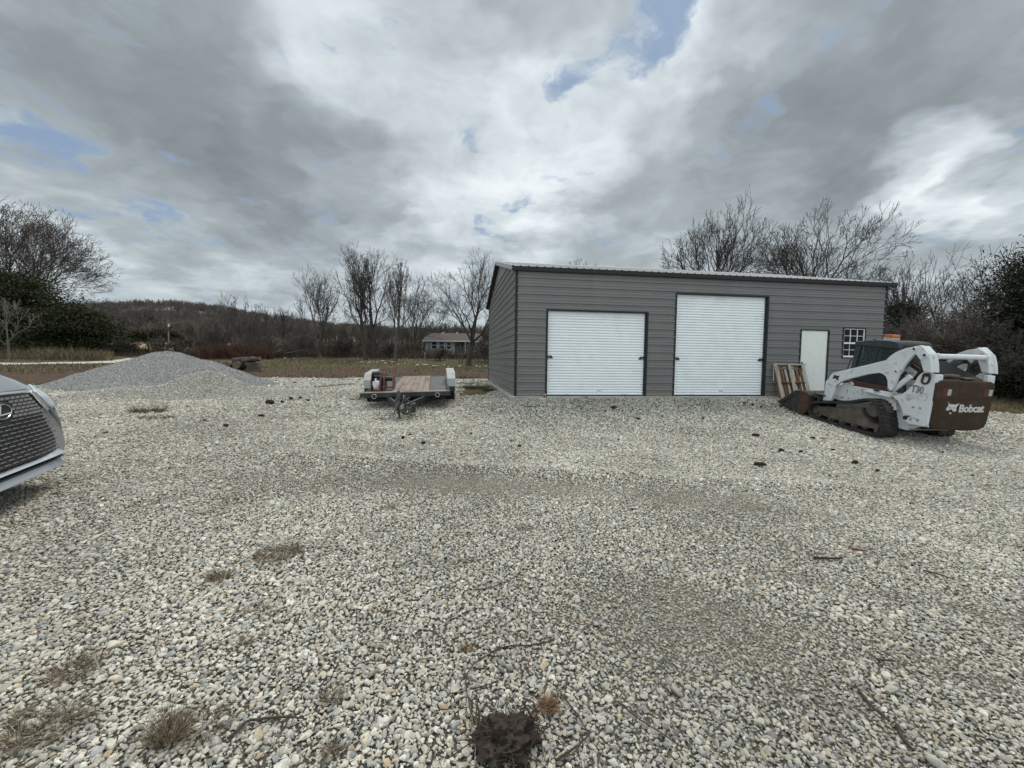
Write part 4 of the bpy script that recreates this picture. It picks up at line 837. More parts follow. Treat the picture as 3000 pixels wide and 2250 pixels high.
for s_ in (1, -1):
    mb = MB(); mb.prism([(-1.28,.33),(-1.33,.70),(-1.52,.875),(-2.85,.875),(-3.03,.70),(-3.08,.33),(-3.0,.33),(-2.94,.68),(-2.80,.82),(-1.56,.82),(-1.40,.68),(-1.36,.33)], s_*1.065, s_*1.30); f_ = mb.build('fender', fend_m, trl, bev=.006)
    mb = MB(); mb.prism([(-1.33,.50),(-1.33,.70),(-1.52,.874),(-2.85,.874),(-3.03,.70),(-3.03,.50)], s_*1.055, s_*1.064); mb.build('fender_side', fend_m, f_)
    mb = MB(); mb.box(-1.35, -1.27, s_*1.08, s_*1.28, .33, .47); mb.build('fender_step', tr_black, f_)
    for x in (-1.80, -2.54):
        mb = MB(); mb.tube([(x, s_*1.07, .33), (x, s_*1.085, .33), (x, s_*1.265, .33), (x, s_*1.28, .33)], [.31, .345, .345, .31], 24); wh = mb.build('wheel', rubber, trl); mb = MB(); mb.cyl((x, s_*1.27, .33), (x, s_*1.286, .33), .19, 16); mb.build('rim', galv, wh)
mb = MB(); mb.box(-1.0, -.25, 1.085, 1.11, .36, .50); mb.build('side_step', tr_black, trl)
for k in range(3): mb = MB(); mb.box(-.5-.22*k, -.42-.22*k, 1.0, 1.10, .50, .53); mb.build('stake_pocket', tr_black, trl)
for y in (-.83, .77):
    mb = MB(); mb.cyl((.0, y, .465), (.02, y, .465), .030, 12); mb.box(.0, .02, y-.02, y+.02, .47, .52); dr = mb.build('ring_mount', tr_black, trl); mb = MB(); mb.ring((.03, y, .435), (1, 0, .2), .055, .010, 18); mb.build('tie_ring', galv, dr)
for s_ in (1, -1):
    mb = MB(); mb.bar((-.5, s_*.62, .36), (1.08, s_*.05-.05, .33), .06, .11); mb.build('tongue_beam', tr_black, trl, bev=.006)
grime = pm('grimy_grey_metal', (.115, .12, .105), .75, .3, .45, 14, .3, 60, dirt=(.30, .30, .27), damt=.6, ds=12)
mb = MB(); mb.tube([(.92, -.05, .34), (1.08, -.05, .34), (1.22, -.05, .33), (1.30, -.05, .30)], [.05, .055, .055, .03], 10); mb.box(1.16, 1.28, -.09, -.01, .25, .33); mb.build('coupler', grime, trl, bev=.005)
mb = MB(); mb.tube([(1.0, -.13, .70), (1.0, -.13, .20)], .034, 12); mb.tube([(1.0, -.13, .24), (1.0, -.13, .05)], .025, 10); jk = mb.build('jack', grime, trl)
mb = MB(); mb.tube([(1.0, -.13, .055), (1.0, -.13, .02)], [.04, .10], 12); mb.build('jack_foot', grime, jk)
mb = MB(); mb.add([(1.0, -.17, .62), (1.0, -.09, .60), (1.0, -.10, .74), (1.0, -.135, .80), (.98, -.17, .62), (.98, -.09, .60), (.98, -.10, .74), (.98, -.135, .80)], [(0,1,2,3), (7,6,5,4), (0,4,5,1), (1,5,6,2), (2,6,7,3), (3,7,4,0)]); mb.build('jack_handle_plate', galv, jk)
rc = random.Random(5)
for k in range(7):                         # hanging chains and cables
    y0 = -.20+.05*k; P = [(1.02+rc.uniform(-.04, .06), y0+rc.uniform(-.03, .03), .60-rc.uniform(0, .08))]
    for q in range(5): P.append((1.03+rc.uniform(-.05, .07), y0+rc.uniform(-.05, .05), .52-.09*q-rc.uniform(0, .03)))
    mb = MB(); mb.tube(splin(P, 3, False), .014+.006*rc.random(), 6); mb.build('chain' if k % 2 else 'cable', grime, trl)
mb = MB(); mb.ring((1.05, .05, .24), (1, .3, 0), .085, .03, 14); mb.ring((1.07, .06, .22), (1, .2, .2), .06, .03, 14); mb.build('chain_coil', grime, trl)
mb = MB(); mb.box(.62, .86, .06, .24, .14, .36); mb.build('tongue_box', tr_black, trl, bev=.02)
# load on the trailer: a rusty frame and a white sack (own things)
TM = trl.matrix_basis if False else Matrix.Translation(trl.location) @ Euler(trl.rotation_euler, 'XYZ').to_matrix().to_4x4()
def on_trl(x, y, z): p = TM @ Vector((x, y, z)); return p
p0 = on_trl(-.75, -.72, .497)
fr = thing('rusty_winch_frame', 'rusty brown steel frame of curved plates standing on the trailer deck', 'machine part', p0, trl.rotation_euler)
PL = [(-.35,0),(-.38,.20),(-.30,.42),(-.12,.50),(.10,.46),(.28,.30),(.36,.08),(.36,0)]
for y in (-.26, -.02, .07, .30):
    mb = MB(); mb.prism(PL if y < .2 else [(a*.9, b_*.85) for a, b_ in PL], y, y+.022); mb.build('side_plate', rust_m, fr, bev=.004)
mb = MB(); mb.cyl((-.05, -.24, .30), (-.05, .30, .30), .07, 14); mb.build('drum', blackm, fr)
mb = MB(); mb.box(-.15, .1, -.24, -.02, .40, .50); mb.build('motor_box', blackm, fr, bev=.015)
mb = MB(); mb.box(.22, .34, -.24, -.02, .0, .03); mb.cyl((.26, -.24, .10), (.26, .30, .10), .02, 8); mb.build('cross_bar', rust_m, fr)
p1 = on_trl(-.50, -.845, .515)
bag = bmesh.new(); bmesh.ops.create_icosphere(bag, subdivisions=4, radius=1)
for v in bag.verts:
    n_ = v.co.copy(); k = 1+.16*math.sin(7*n_.x+3*n_.z)+.12*math.sin(11*n_.y+5*n_.z+1)+.07*math.sin(23*n_.z+9*n_.x); v.co = Vector((n_.x*.09*k, n_.y*.085*k, n_.z*.15*k+.14))
me = bpy.data.meshes.new('plastic_sack'); bag.to_mesh(me); bag.free(); me.materials.append(pm('white_plastic', (.62, .62, .64), .3, 0, .2, 16, dirt=(.22, .16, .12), damt=.8, ds=14)); me.polygons.foreach_set('use_smooth', [True]*len(me.polygons))
o = bpy.data.objects.new('plastic_sack', me); COL.objects.link(o); o.location = p1; tag(o, 'crumpled white plastic sack wedged in the rusty frame on the trailer', 'sack')
# ------------------------------------------------------------------ pallet leaning on the garage wall
pw = [pm('pallet_wood_'+str(k), c, .85, 0, .25, 5, .4, 50, dirt=d, damt=.7, ds=4, stretch=(1, 1, .25)) for k, (c, d) in enumerate((((.44, .38, .30), (.20, .13, .09)), ((.19, .095, .05), (.09, .05, .03)), ((.40, .37, .33), (.55, .50, .44))))]
PB = Vector(BC)+BD*8.155-BN*.46; PB.z = g1(PB.x, PB.y)+.0
lean = math.atan2(.40, 1.16)
pal = thing('wooden_pallet', 'weathered wooden pallet leaning against the garage wall between the tall roller door and walk door', 'pallet', PB, (-lean, 0, TH))
Wp, Hp = 1.05, 1.20
for x in (0, .48, Wp-.095): mb = MB(); mb.box(x, x+.095, -.022, 0, 0, Hp); mb.build('deck_board', pw[0 if x < .9 else 2], pal, bev=.003)
for z in (0.0, Hp*.5-.02, Hp-.04): mb = MB(); mb.box(.005, Wp-.005, .001, .09, z, z+.038); mb.build('stringer', pw[0 if z > 1 or z == 0 else 1], pal, bev=.003)
xk = .02
for k in range(8): w_ = (.07, .09, .075, .08, .09, .07, .085, .09)[k]; mb = MB(); mb.box(xk, xk+w_, .091, .108, 0, Hp); mb.build('slat', pw[(1, 0, 1, 2, 1, 0, 1, 1)[k]], pal, bev=.002); xk += .131
mb = MB(); mb.tube([(-.0, 0, 1.15), (-.05, .02, .95), (-.12, .01, .62)], .004, 5); mb.build('strap', vin, pal)
# stone at the corner of the garage
def rockmesh(seed, sx, sy, sz_, mat, name):
    bm = bmesh.new(); rr = np.random.RandomState(seed); P = rr.normal(size=(18, 3)); P /= np.linalg.norm(P, axis=1)[:, None]
    for p in P: bm.verts.new((p[0]*sx, p[1]*sy, p[2]*sz_))
    bmesh.ops.convex_hull(bm, input=bm.verts); bmesh.ops.delete(bm, geom=[v for v in bm.verts if not v.link_faces], context='VERTS'); bmesh.ops.bevel(bm, geom=list(bm.edges), offset=min(sx, sz_)*.15, segments=2, affect='EDGES')
    me = bpy.data.meshes.new(name); bm.to_mesh(me); bm.free(); me.materials.append(mat); me.polygons.foreach_set('use_smooth', [True]*len(me.polygons)); o = bpy.data.objects.new(name, me); COL.objects.link(o); return o
p = Vector(BC)+BD*.84-BN*.14; o = rockmesh(3, .07, .06, .06, pm('pink_rock', (.46, .33, .27), .8, 0, .2, 12), 'rock'); o.location = (p.x, p.y, WZ+.05); tag(o, 'small pinkish rock lying at the left jamb of the shorter roller door', 'rock')
# ------------------------------------------------------------------ bare trees
def grow(seed, trunk=.28, nl=6, ang=(22, 48), levels=4, kids=(8, 6, 5, 3), wig=.085, trop=.075, lean=(0, 0), stems=1, lratio=(.34, .56)):
    """whole tree of height about 1: leader and limbs rise in long clean sweeps, side branches shorten toward the tips"""
    r_ = random.Random(seed); out = []
    def br(p, d, L, r, lv):
        n = 6 if lv <= 1 else (4 if lv == 2 else 3); P = [p]; D = [d]
        for i in range(n):
            d = (d + Vector((r_.gauss(0, 1), r_.gauss(0, 1), r_.gauss(0, .6)))*wig*(1.15 if lv else .4) + Vector((0, 0, trop))).normalized(); p = p+d*(L/n); P.append(p); D.append(d)
        rs = [r*(1-.78*i/n) if lv else r*(1-.35*i/n) for i in range(n+1)]
        if lv == 0: rs[0] *= 1.5
        out.append((lv, P, rs))
        if lv >= levels: return
        k = nl if lv == 0 else kids[min(lv-1, 3)]
        for j in range(k):
            t = (1-.42*j/k*r_.uniform(.6, 1.1) if lv == 0 else .20+.78*(j+r_.random())/k); f = t*n; i = min(int(f), n-1); q = P[i].lerp(P[i+1], f-i); dd = D[i+1]
            if lv == 0:
                a = R(r_.uniform(4, 14) if j < 1 else r_.uniform(*ang)); az = 2*math.pi*(j*.618+r_.uniform(-.08, .08)); ll = (1-trunk)*r_.uniform(.86, 1.05)*(1 if j < 1 else .80+.25*math.cos(a)*r_.uniform(.7, 1))
            else:
                a = R(r_.uniform(24, 46)); az = r_.uniform(0, 6.283); ll = L*r_.uniform(*lratio)*(1.25-.75*t)
            o = dd.orthogonal().normalized(); o.rotate(Matrix.Rotation(az, 3, dd)); nd = (dd*math.cos(a)+o*math.sin(a)).normalized()
            br(q, nd, ll, rs[i]*((.74 if j < 1 else .52) if lv == 0 else .50)*r_.uniform(.85, 1.1), lv+1)
    for k in range(stems):
        d = Vector((lean[0]+(r_.gauss(0, .22) if stems > 1 else 0), lean[1]+(r_.gauss(0, .22) if stems > 1 else 0), 1)).normalized()
        br(Vector((r_.gauss(0, .03) if stems > 1 else 0, r_.gauss(0, .03) if stems > 1 else 0, 0)), d, trunk, .026/(stems**.35), 0)
    return out
def fork(seed, trunk=.25, nl=5, ang=(16, 48), gens=6, wig=.07, trop=.045, lean=(0, 0), stems=1, p3=.22, side=.8):
    """decurrent crown: every limb forks again and again so that the tips meet a rounded outline"""
    r_ = random.Random(seed); out = []
    def tw(q, dd, L, r, lv):
        a = R(r_.uniform(28, 55)); o = dd.orthogonal().normalized(); o.rotate(Matrix.Rotation(r_.uniform(0, 6.283), 3, dd)); d = (dd*math.cos(a)+o*math.sin(a)+Vector((0, 0, .08))).normalized()
        P = [q, q+d*L*.5, q+(d+Vector((r_.gauss(0, .12), r_.gauss(0, .12), .1))).normalized()*L]; out.append((lv, P, [r, r*.7, r*.35])); return P, d
    def br(p, d, L, r, g):
        g = min(g, gens); n = 3; P = [p]; D = [d]
        for i in range(n):
            d = (d+Vector((r_.gauss(0, 1), r_.gauss(0, 1), r_.gauss(0, .7)))*wig+Vector((0, 0, trop))).normalized(); p = p+d*(L/n); P.append(p); D.append(d)
        r1 = r*.80; lv = 1 if g <= 2 else (2 if g <= 4 else 3); out.append((lv, P, [r+(r1-r)*i/n for i in range(n+1)]))
        if g >= 3 and r_.random() < side:
            k = r_.randint(1, 2); P2, d2 = tw(P[k], D[k], L*r_.uniform(.5, .9), r*.40, 4)
            if r_.random() < .6: tw(P2[1], d2, L*.4, r*.25, 4)
        if g >= gens: return
        if r_.random() < .8:
            a = R(r_.uniform(30, 55)); k = r_.randint(1, 2); o = D[k].orthogonal().normalized(); o.rotate(Matrix.Rotation(r_.uniform(0, 6.283), 3, D[k])); br(P[k], (D[k]*math.cos(a)+o*math.sin(a)).normalized(), L*r_.uniform(.6, .85), r*.5, g+2)
        m = 3 if r_.random() < p3 else 2; az = r_.uniform(0, 6.283)
        for j in range(m):
            a = R(r_.uniform(10, 20) if (j == 0) else r_.uniform(20, 38)); o = d.orthogonal().normalized(); o.rotate(Matrix.Rotation(az+6.283*j/m+r_.uniform(-.3, .3), 3, d)); nd = (d*math.cos(a)+o*math.sin(a)).normalized()
            br(P[-1], nd, L*r_.uniform(.66, .98), r1*(.86 if j == 0 else .66), g+1)
    for k in range(stems):
        d = Vector((lean[0]+(r_.gauss(0, .2) if stems > 1 else 0), lean[1]+(r_.gauss(0, .2) if stems > 1 else 0), 1)).normalized(); p = Vector((r_.gauss(0, .03) if stems > 1 else 0, r_.gauss(0, .03) if stems > 1 else 0, 0)); P = [p]; D = [d]
        for i in range(5): d = (d+Vector((r_.gauss(0, .04), r_.gauss(0, .04), 0))).normalized(); p = p+d*(trunk/5); P.append(p); D.append(d)
        r0 = .026/stems**.4; out.append((0, P, [r0*1.45, r0*1.05, r0, r0*.96, r0*.92, r0*.88])); az = r_.uniform(0, 6.28)
        for j in range(nl):
            a = R(r_.uniform(2, 10) if j == 0 else r_.uniform(*ang)); dd = D[-1]; o = dd.orthogonal().normalized(); o.rotate(Matrix.Rotation(az+2*math.pi*j/max(1, nl-1)+r_.uniform(-.3, .3), 3, dd)); i = 5 if j == 0 else r_.choice((3, 4, 5, 5)); br(P[i], (dd*math.cos(a)+o*math.sin(a)).normalized(), (1-trunk)*.26*r_.uniform(.9, 1.15), r0*(.70 if j == 0 else .52), 1)
    return out
def tubes(segs, rmin):
    """many little branches -> one triangle-sided tube mesh, numpy arrays"""
    V = []; F = []; b = 0
    for lv, P, rs in segs:
        ns = 7 if lv == 0 else (5 if lv == 1 else (4 if lv == 2 else 3)); a = None
        for i, p in enumerate(P):
            d = (P[min(i+1, len(P)-1)]-P[max(i-1, 0)]).normalized(); a = d.orthogonal().normalized() if a is None else (a-d*a.dot(d)).normalized(); c = d.cross(a); r = max(rs[i], rmin)
            for k in range(ns): t = 6.28318*k/ns; V.append((p+(a*math.cos(t)+c*math.sin(t))*r)[:])
        for i in range(len(P)-1):
            for k in range(ns): k2 = (k+1) % ns; F.append((b+i*ns+k, b+i*ns+k2, b+(i+1)*ns+k2, b+(i+1)*ns+k))
        b += len(P)*ns
    return np.array(V, np.float32), np.array(F, np.int32)
def bark(nm, c):
    return pm(nm, c, .95, 0, .25, 1.5)
BK = [bark('bark_grey_brown', (.095, .082, .070)), bark('bark_dark', (.052, .044, .037)), bark('bark_pale', (.17, .15, .125)), bark('bark_far', (.075, .062, .055))]
def tree(name, label, px, Y, top, spread, seed, mat=0, group=None, rmin=.0075, zbase=None, thick=1.0, cat='tree', **kw):
    """base under image column px at distance Y, crown reaching image row top; spread = crown width in metres"""
    b = on(px, Y) if zbase is None else Vector((on(px, Y).x, Y, zbase)); H = at(px, top, Y).z-b.z; segs = [(lv, [p.copy() for p in P], rs) for lv, P, rs in (grow if cat == 'shrub' else fork)(seed, **kw)]
    allp = np.array([p[:] for _, P, _ in segs for p in P]); zmx = allp[:, 2].max(); c = np.median(allp[:, :2], axis=0); wx = np.percentile(np.abs(allp[:, 0]-allp[0, 0]), 97)*2; kz = H/zmx; kx = spread/wx
    for s_ in segs:
        for p in s_[1]: p.x *= kx; p.y *= kx; p.z *= kz
    k = H*.62*thick
    segs = [(lv, P, [r*k for r in rs]) for lv, P, rs in segs]
    t = thing(name, label, cat, b, group=group)
    for nm, cond in (('trunk', lambda l: l <= 1), ('crown', lambda l: l > 1)):
        V, F = tubes([q for q in segs if cond(q[0])], rmin)
        if len(V): npmesh(nm, V, F, BK[mat], parent=t, smooth=True)
    return t
def leafmat(nm, dark, light):
    m = bpy.data.materials.new(nm); m.use_nodes = True; t = NT(m.node_tree); b = t.n['Principled BSDF']
    v = t.node('ShaderNodeAttribute', attribute_name='tint').outputs['Fac']
    t.l.new(t.mix(v, dark, light), b.inputs['Base Color']); b.inputs['Roughness'].default_value = .75; b.inputs['Specular IOR Level'].default_value = .2; return m
CED = leafmat('cedar_foliage', (.010, .014, .005), (.048, .054, .018)); CED2 = leafmat('cedar_foliage_right', (.008, .011, .006), (.034, .038, .020))
def blades(n_, P, D, L, W, tint, name, mat, parent=None, bend=.3, rs=None):
    """n thin two-segment strips from points P along directions D"""
    D = D/np.linalg.norm(D, axis=1)[:, None]; rr = rs or np.random.RandomState(1); side = np.cross(D, rr.normal(size=(n_, 3))); side /= np.linalg.norm(side, axis=1)[:, None]+1e-9
    bd = rr.normal(size=(n_, 3))*bend; bd[:, 2] -= abs(bend)*.5; M_ = P+D*(L*.55)[:, None]; T_ = P+D*L[:, None]+bd*L[:, None]*.5; w_ = (side.T*W).T
    V = np.stack([P-w_, P+w_, M_-w_*.8, M_+w_*.8, T_-w_*.15, T_+w_*.15], 1).reshape(-1, 3); i = np.arange(n_)*6
    F = np.concatenate([np.stack([i, i+1, i+3, i+2], -1), np.stack([i+2, i+3, i+5, i+4], -1)]); o = npmesh(name, V, F, mat, parent=parent)
    a = o.data.attributes.new('tint', 'FLOAT', 'POINT'); a.data.foreach_set('value', np.repeat(tint, 6).astype(np.float32)); return o
def cedar(name, label, px, Y, top, width, seed, ncl=200, per=90, leaf=.28, shape=.75, mat=None, group=None, flat=.55, dx=0):
    rr = np.random.RandomState(seed); b = on(px, Y); b.x += dx; H = at(px, top, Y).z-b.z; t = thing(name, label, 'tree', b, group=group)
    mb = MB(); mb.tube([(0, 0, -.1), (.05, .02, H*.5), (0, 0, H*.92)], [H*.022+.03, H*.015+.02, .02], 7)
    for k in range(26):
        a = rr.uniform(0, 6.28); z = H*rr.uniform(.08, .85); l = width*.42*(1-z/H)**.6+.2; mb.tube([(0, 0, z), (math.cos(a)*l*.6, math.sin(a)*l*.6, z+l*.1), (math.cos(a)*l, math.sin(a)*l, z+l*.28)], [.05, .03, .012], 4)
    mb.build('trunk', BK[1], t)
    u = rr.uniform(.01, 1, ncl)**.85; z = H*(1-u)*.97+.02*H; rad = width*.5*np.power(u, shape)*rr.uniform(.45, 1.08, ncl); a = rr.uniform(0, 6.283, ncl)
    lob = 1+.22*np.sin(3*a+seed)+.15*np.sin(7*a+z*2); rad *= lob; C = np.stack([rad*np.cos(a), rad*np.sin(a), z], -1)
    cs = width*.085*rr.uniform(.6, 1.5, ncl)+.12
    P = np.repeat(C, per, 0)+rr.normal(size=(ncl*per, 3))*np.repeat(cs, per)[:, None]*np.array([1, 1, flat])
    out = P/np.linalg.norm(P-np.array([0, 0, H*.3]), axis=1)[:, None]; D = np.stack([out[:, 0], out[:, 1], np.full(len(P), .15)], -1)+rr.normal(size=P.shape)*.55
    n_ = len(P); P[:, 2] = np.maximum(P[:, 2], .05); tint = np.clip(np.repeat(rr.uniform(0, .7, ncl), per)+rr.uniform(-.15, .35, n_), 0, 1)
    blades(n_, P, D, rr.uniform(.6, 1.3, n_)*leaf, rr.uniform(.14, .26, n_)*leaf, tint, 'crown', mat or CED, t, .2, rr); return t
cedar('cedar_tree', 'wide dark evergreen cedar in front of the big bare tree at the far left', 40, 50, 795, 19, 3, 360, 230, .25, .62, dx=-1.5, flat=.26)
cedar('cedar_tree', 'dark low cedar skirt spreading right of the wide left cedar toward the field', 225, 47, 905, 8.5, 4, 170, 180, .24, .55, flat=.28)
tree('bare_tree', 'big round crowned bare tree rising behind the wide dark cedar', 75, 58, 508, 19, 38, 0, trunk=.34, nl=9, gens=7, ang=(22, 66), rmin=.018, thick=.75, p3=.4)
tree('bare_sapling', 'slim pale sapling standing in front of the dark cedar', 27, 36, 862, 4.0, 15, 2, trunk=.3, nl=4, gens=4, ang=(18, 42), rmin=.014, thick=.8)
HG = 'bare trees along the far side of the yard'
tree('bare_tree', 'thin lone bare tree in the field between the dark cedar and the tall gravel pile', 435, 54, 905, 5.0, 13, 1, HG, trunk=.45, nl=4, gens=5, rmin=.018)
tree('bare_tree', 'fan shaped many stemmed bare tree above the reddish brush', 693, 50, 857, 6.5, 14, 0, HG, trunk=.14, nl=3, stems=4, gens=5, rmin=.014)
tree('bare_tree', 'small bare tree just right of the fan shaped tree', 779, 52, 888, 3.6, 15, 0, HG, trunk=.3, nl=3, gens=5, rmin=.013)
tree('bare_tree', 'small crooked bare tree behind the log heap', 832, 56, 892, 3.4, 16, 1, HG, trunk=.3, nl=3, gens=5, rmin=.014)
tree('bare_tree', 'narrow tall bare tree left of the twin trunk pair', 938, 44, 772, 5.2, 17, 0, HG, trunk=.22, nl=3, stems=2, gens=6, ang=(20, 42), rmin=.011)
tree('bare_tree', 'tall bare tree with leaning trunk, left one of the twin pair', 1072, 42, 712, 6.3, 18, 1, HG, trunk=.25, nl=3, gens=6, ang=(20, 44), lean=(-.16, 0), rmin=.011, thick=1.1)
tree('bare_tree', 'tall bare tree with upright trunk, right one of the twin pair', 1096, 43, 728, 5.8, 19, 1, HG, trunk=.3, nl=4, gens=6, ang=(20, 42), lean=(.05, 0), rmin=.011, thick=1.1)
tree('bare_tree', 'bare tree leaning right between the twin pair and the far house', 1158, 40, 752, 4.6, 20, 0, HG, trunk=.3, nl=3, gens=6, ang=(20, 42), lean=(.16, 0), rmin=.011)
tree('bare_tree', 'round finely twigged bare tree close left of the far house', 1215, 58, 812, 9.5, 21, 1, HG, trunk=.2, nl=6, gens=6, ang=(22, 50), rmin=.012)
tree('bare_tree', 'large spreading bare tree standing before the far house beside the garage', 1373, 35, 712, 8.6, 22, 1, HG, trunk=.24, nl=4, gens=6, ang=(24, 46), rmin=.010, thick=1.25)
BG = 'big bare trees rising behind the garage roof'
tree('bare_tree', 'left one of the two big bare trees behind the garage roof', 2072, 36, 566, 9.4, 36, 1, BG, trunk=.42, nl=8, gens=6, ang=(28, 78), trop=.03, rmin=.012, thick=.8, p3=.45)
tree('bare_tree', 'right one of the two big bare trees behind the garage roof', 2390, 36, 598, 10.6, 39, 1, BG, trunk=.42, nl=9, gens=6, ang=(28, 80), trop=.03, rmin=.012, thick=.75, p3=.45)
tree('bare_tree', 'top twigs of a lone tree peeping over the garage roof near its left end', 1690, 40, 757, 4.0, 34, 0, BG, trunk=.5, nl=4, gens=5, rmin=.011)
RG = 'bare trees in the thicket at the right'
tree('bare_tree', 'many stemmed crooked bare tree right of the garage corner', 2722, 20, 712, 6.6, 41, 1, RG, trunk=.16, nl=3, stems=5, gens=5, ang=(20, 50), rmin=.007)
tree('bare_tree', 'light bare tree between the crooked tree and the tall right cedar', 2872, 19, 785, 4.6, 42, 0, RG, trunk=.2, nl=3, stems=3, gens=5, ang=(18, 40), rmin=.007)
tree('bare_tree', 'tall bare tree rising over the right cedar at the picture edge', 3000, 18, 690, 4.5, 43, 1, RG, trunk=.35, nl=4, gens=5, ang=(16, 36), rmin=.007)
tree('bare_tree', 'low twiggy tree touching the garage roof end', 2625, 26, 765, 4.2, 44, 1, RG, trunk=.25, nl=4, gens=5, ang=(26, 60), rmin=.008)
CG = 'dark cedars in the thicket at the right'
for a in [('dark cedar squeezed against the right end of the garage', 2628, 20.5, 890, 2.6, 51, 130, 130, .11, .5), ('bushy dark cedar below the crooked bare tree', 2745, 19.5, 1000, 4.2, 52, 170, 130, .11, .45), ('shaggy dark cedar right of the loader tailgate', 2868, 17.0, 960, 3.6, 53, 190, 130, .10, .5),
          ('tall dark cedar at the right picture edge', 3050, 14.8, 740, 4.8, 54, 300, 150, .10, 1.0), ('dark cedar beyond the right picture edge', 3190, 13.5, 720, 4.4, 55, 200, 130, .12, .9), ('dark low cedar at the foot of the tall right cedar', 2940, 14.6, 1030, 3.0, 56, 160, 150, .09, .42)]:
    cedar('cedar_tree', a[0], a[1], a[2], a[3], a[4], a[5], a[6], a[7], a[8], a[9], CED2, CG)
# ------------------------------------------------------------------ shrubs, thicket and dead growth
SG = 'bare shrubs along the field edge'
for i, (px, Y, top, sp_, w_) in enumerate([(474, 50, 985, 3.2, 'widest bare shrub in front of the tan field'), (521, 52, 990, 1.8, 'thin upright bare shrub before the tan field'), (560, 50, 985, 2.4, 'bare shrub behind the tall gravel pile top'), (590, 48, 984, 2.2, 'dark bare shrub right of the gravel pile top'), (372, 48, 990, 3.4, 'bare shrub beside the right skirt of the dark cedar'),
                                           (640, 47, 950, 3.4, 'taller shrub at the left end of the reddish brush'), (880, 46, 965, 4.2, 'tangled bare shrub between the small crooked tree and the narrow tall tree'), (1010, 45, 985, 3.0, 'low bare shrub left of the twin trunk pair'), (1140, 44, 1000, 2.4, 'low bare shrub under the right leaning tree'), (1290, 42, 1015, 2.6, 'low shrub in front of the house windows'), (1425, 40, 990, 4.4, 'bushy bare shrub against the garage back corner')]):
    tree('bare_shrub', w_, px, Y, top, sp_, 60+i, (0, 1, 3)[i % 3], SG, trunk=.12, nl=3, stems=7, levels=3, kids=(7, 5), ang=(18, 45), rmin=.016, cat='shrub')
TG2 = 'leafless shrubs of the right thicket'
for i, (px, Y, top, sp_) in enumerate([(2668, 18.0, 885, 3.2), (2725, 17.0, 880, 3.4), (2785, 16.4, 885, 3.4), (2838, 15.6, 905, 3.2), (2895, 14.9, 930, 3.0), (2955, 13.9, 1000, 2.4)]):
    tree('thicket_shrub', ['grey leafless shrub nearest the garage corner', 'grey leafless shrub above the loader cab rear', 'grey leafless shrub above the loader crossbar', 'grey leafless shrub behind the right loader arm', 'grey leafless shrub right of the loader arms', 'low leafless shrub at the gravel edge under the right cedar'][i], px, Y, top, sp_, 80+i, (0, 3, 2, 0, 3, 0)[i], TG2, trunk=.1, nl=3, stems=9, levels=4, kids=(8, 6, 4, 3), ang=(20, 60), wig=.17, rmin=.0045, cat='shrub')
dead = leafmat('dead_growth', (.050, .034, .022), (.24, .19, .115)); redb = leafmat('red_brush', (.050, .026, .018), (.12, .062, .042)); grn = leafmat('winter_grass', (.040, .034, .016), (.19, .15, .085))
def band(name, label, mat, n_, fx, hgt, w_, seed, cat):
    rr = np.random.RandomState(seed); X, Y = fx(rr, n_); Z = gz(X, Y)-.02; D = np.stack([rr.normal(0, .28, n_), rr.normal(0, .28, n_), np.ones(n_)], -1)
    cl = .35+.65*np.clip(vnoise(X, Y, 2.2, seed)*.8+.5, 0, 1); o = blades(n_, np.stack([X, Y, Z], -1), D, rr.uniform(.45, 1.1, n_)*hgt*cl, rr.uniform(.5, 1.2, n_)*w_, rr.uniform(0, 1, n_), name, mat, None, .35, rr)
    tag(o, label, cat, kind='stuff')
def strip_fx(px0, px1, Y0, Y1):
    def f(rr, n_): Y = rr.uniform(Y0, Y1, n_); return (rr.uniform(px0, px1, n_)-1500)/1204*Y, Y
    return f
band('tall_dry_grass', 'tall straw coloured dead grass under the dark cedar at the left', dead, 9000, strip_fx(-120, 330, 36, 46), 1.15, .022, 1, 'grass')
band('dead_undergrowth', 'brown leafless undergrowth along the far tree line', leafmat('undergrowth', (.030, .022, .016), (.105, .080, .056)), 16000, strip_fx(300, 1450, 44, 60), 1.25, .028, 2, 'undergrowth')
band('far_undergrowth', 'tall dark leafless brush behind the row of bare trees', leafmat('far_brush', (.028, .021, .016), (.085, .066, .050)), 14000, strip_fx(600, 1460, 62, 78), 2.9, .035, 6, 'brush')
band('red_brush', 'reddish brown brush behind the log heap', redb, 7000, strip_fx(585, 800, 41, 46), 1.75, .020, 3, 'brush')
band('thicket_undergrowth', 'dark tangled undergrowth at the foot of the right thicket', leafmat('thicket_floor', (.014, .012, .008), (.060, .050, .034)), 9000, strip_fx(2600, 3250, 14.6, 19), 1.1, .012, 4, 'undergrowth')
def gfx(rr, n_):
    Y = 21+rr.uniform(0, 1, n_)**1.6*24; X = rr.uniform(-1.32, .05, n_)*Y; k = (m_gravel(X, Y) < .3) & (m_path(X, Y) < .3) & (rr.rand(n_) > m_mud(X, Y)*.82); return X[k], Y[k]
rr = np.random.RandomState(9); X, Y = gfx(rr, 26000); n_ = len(X)
o = blades(n_, np.stack([X, Y, gz(X, Y)-.01], -1), np.stack([rr.normal(0, .6, n_), rr.normal(0, .6, n_), np.ones(n_)], -1), rr.uniform(.08, .26, n_), rr.uniform(.008, .018, n_), rr.uniform(0, 1, n_), 'dry_grass', grn, None, .4, rr); tag(o, 'short dull winter grass between the mud and the tree line', 'grass', kind='stuff')
def ledge(rr, n_):
    Y = rr.uniform(10.5, 15.5, n_); X = rr.uniform(13.4, 19, n_); k = Y > gbound(X)-.3; return X[k], Y[k]
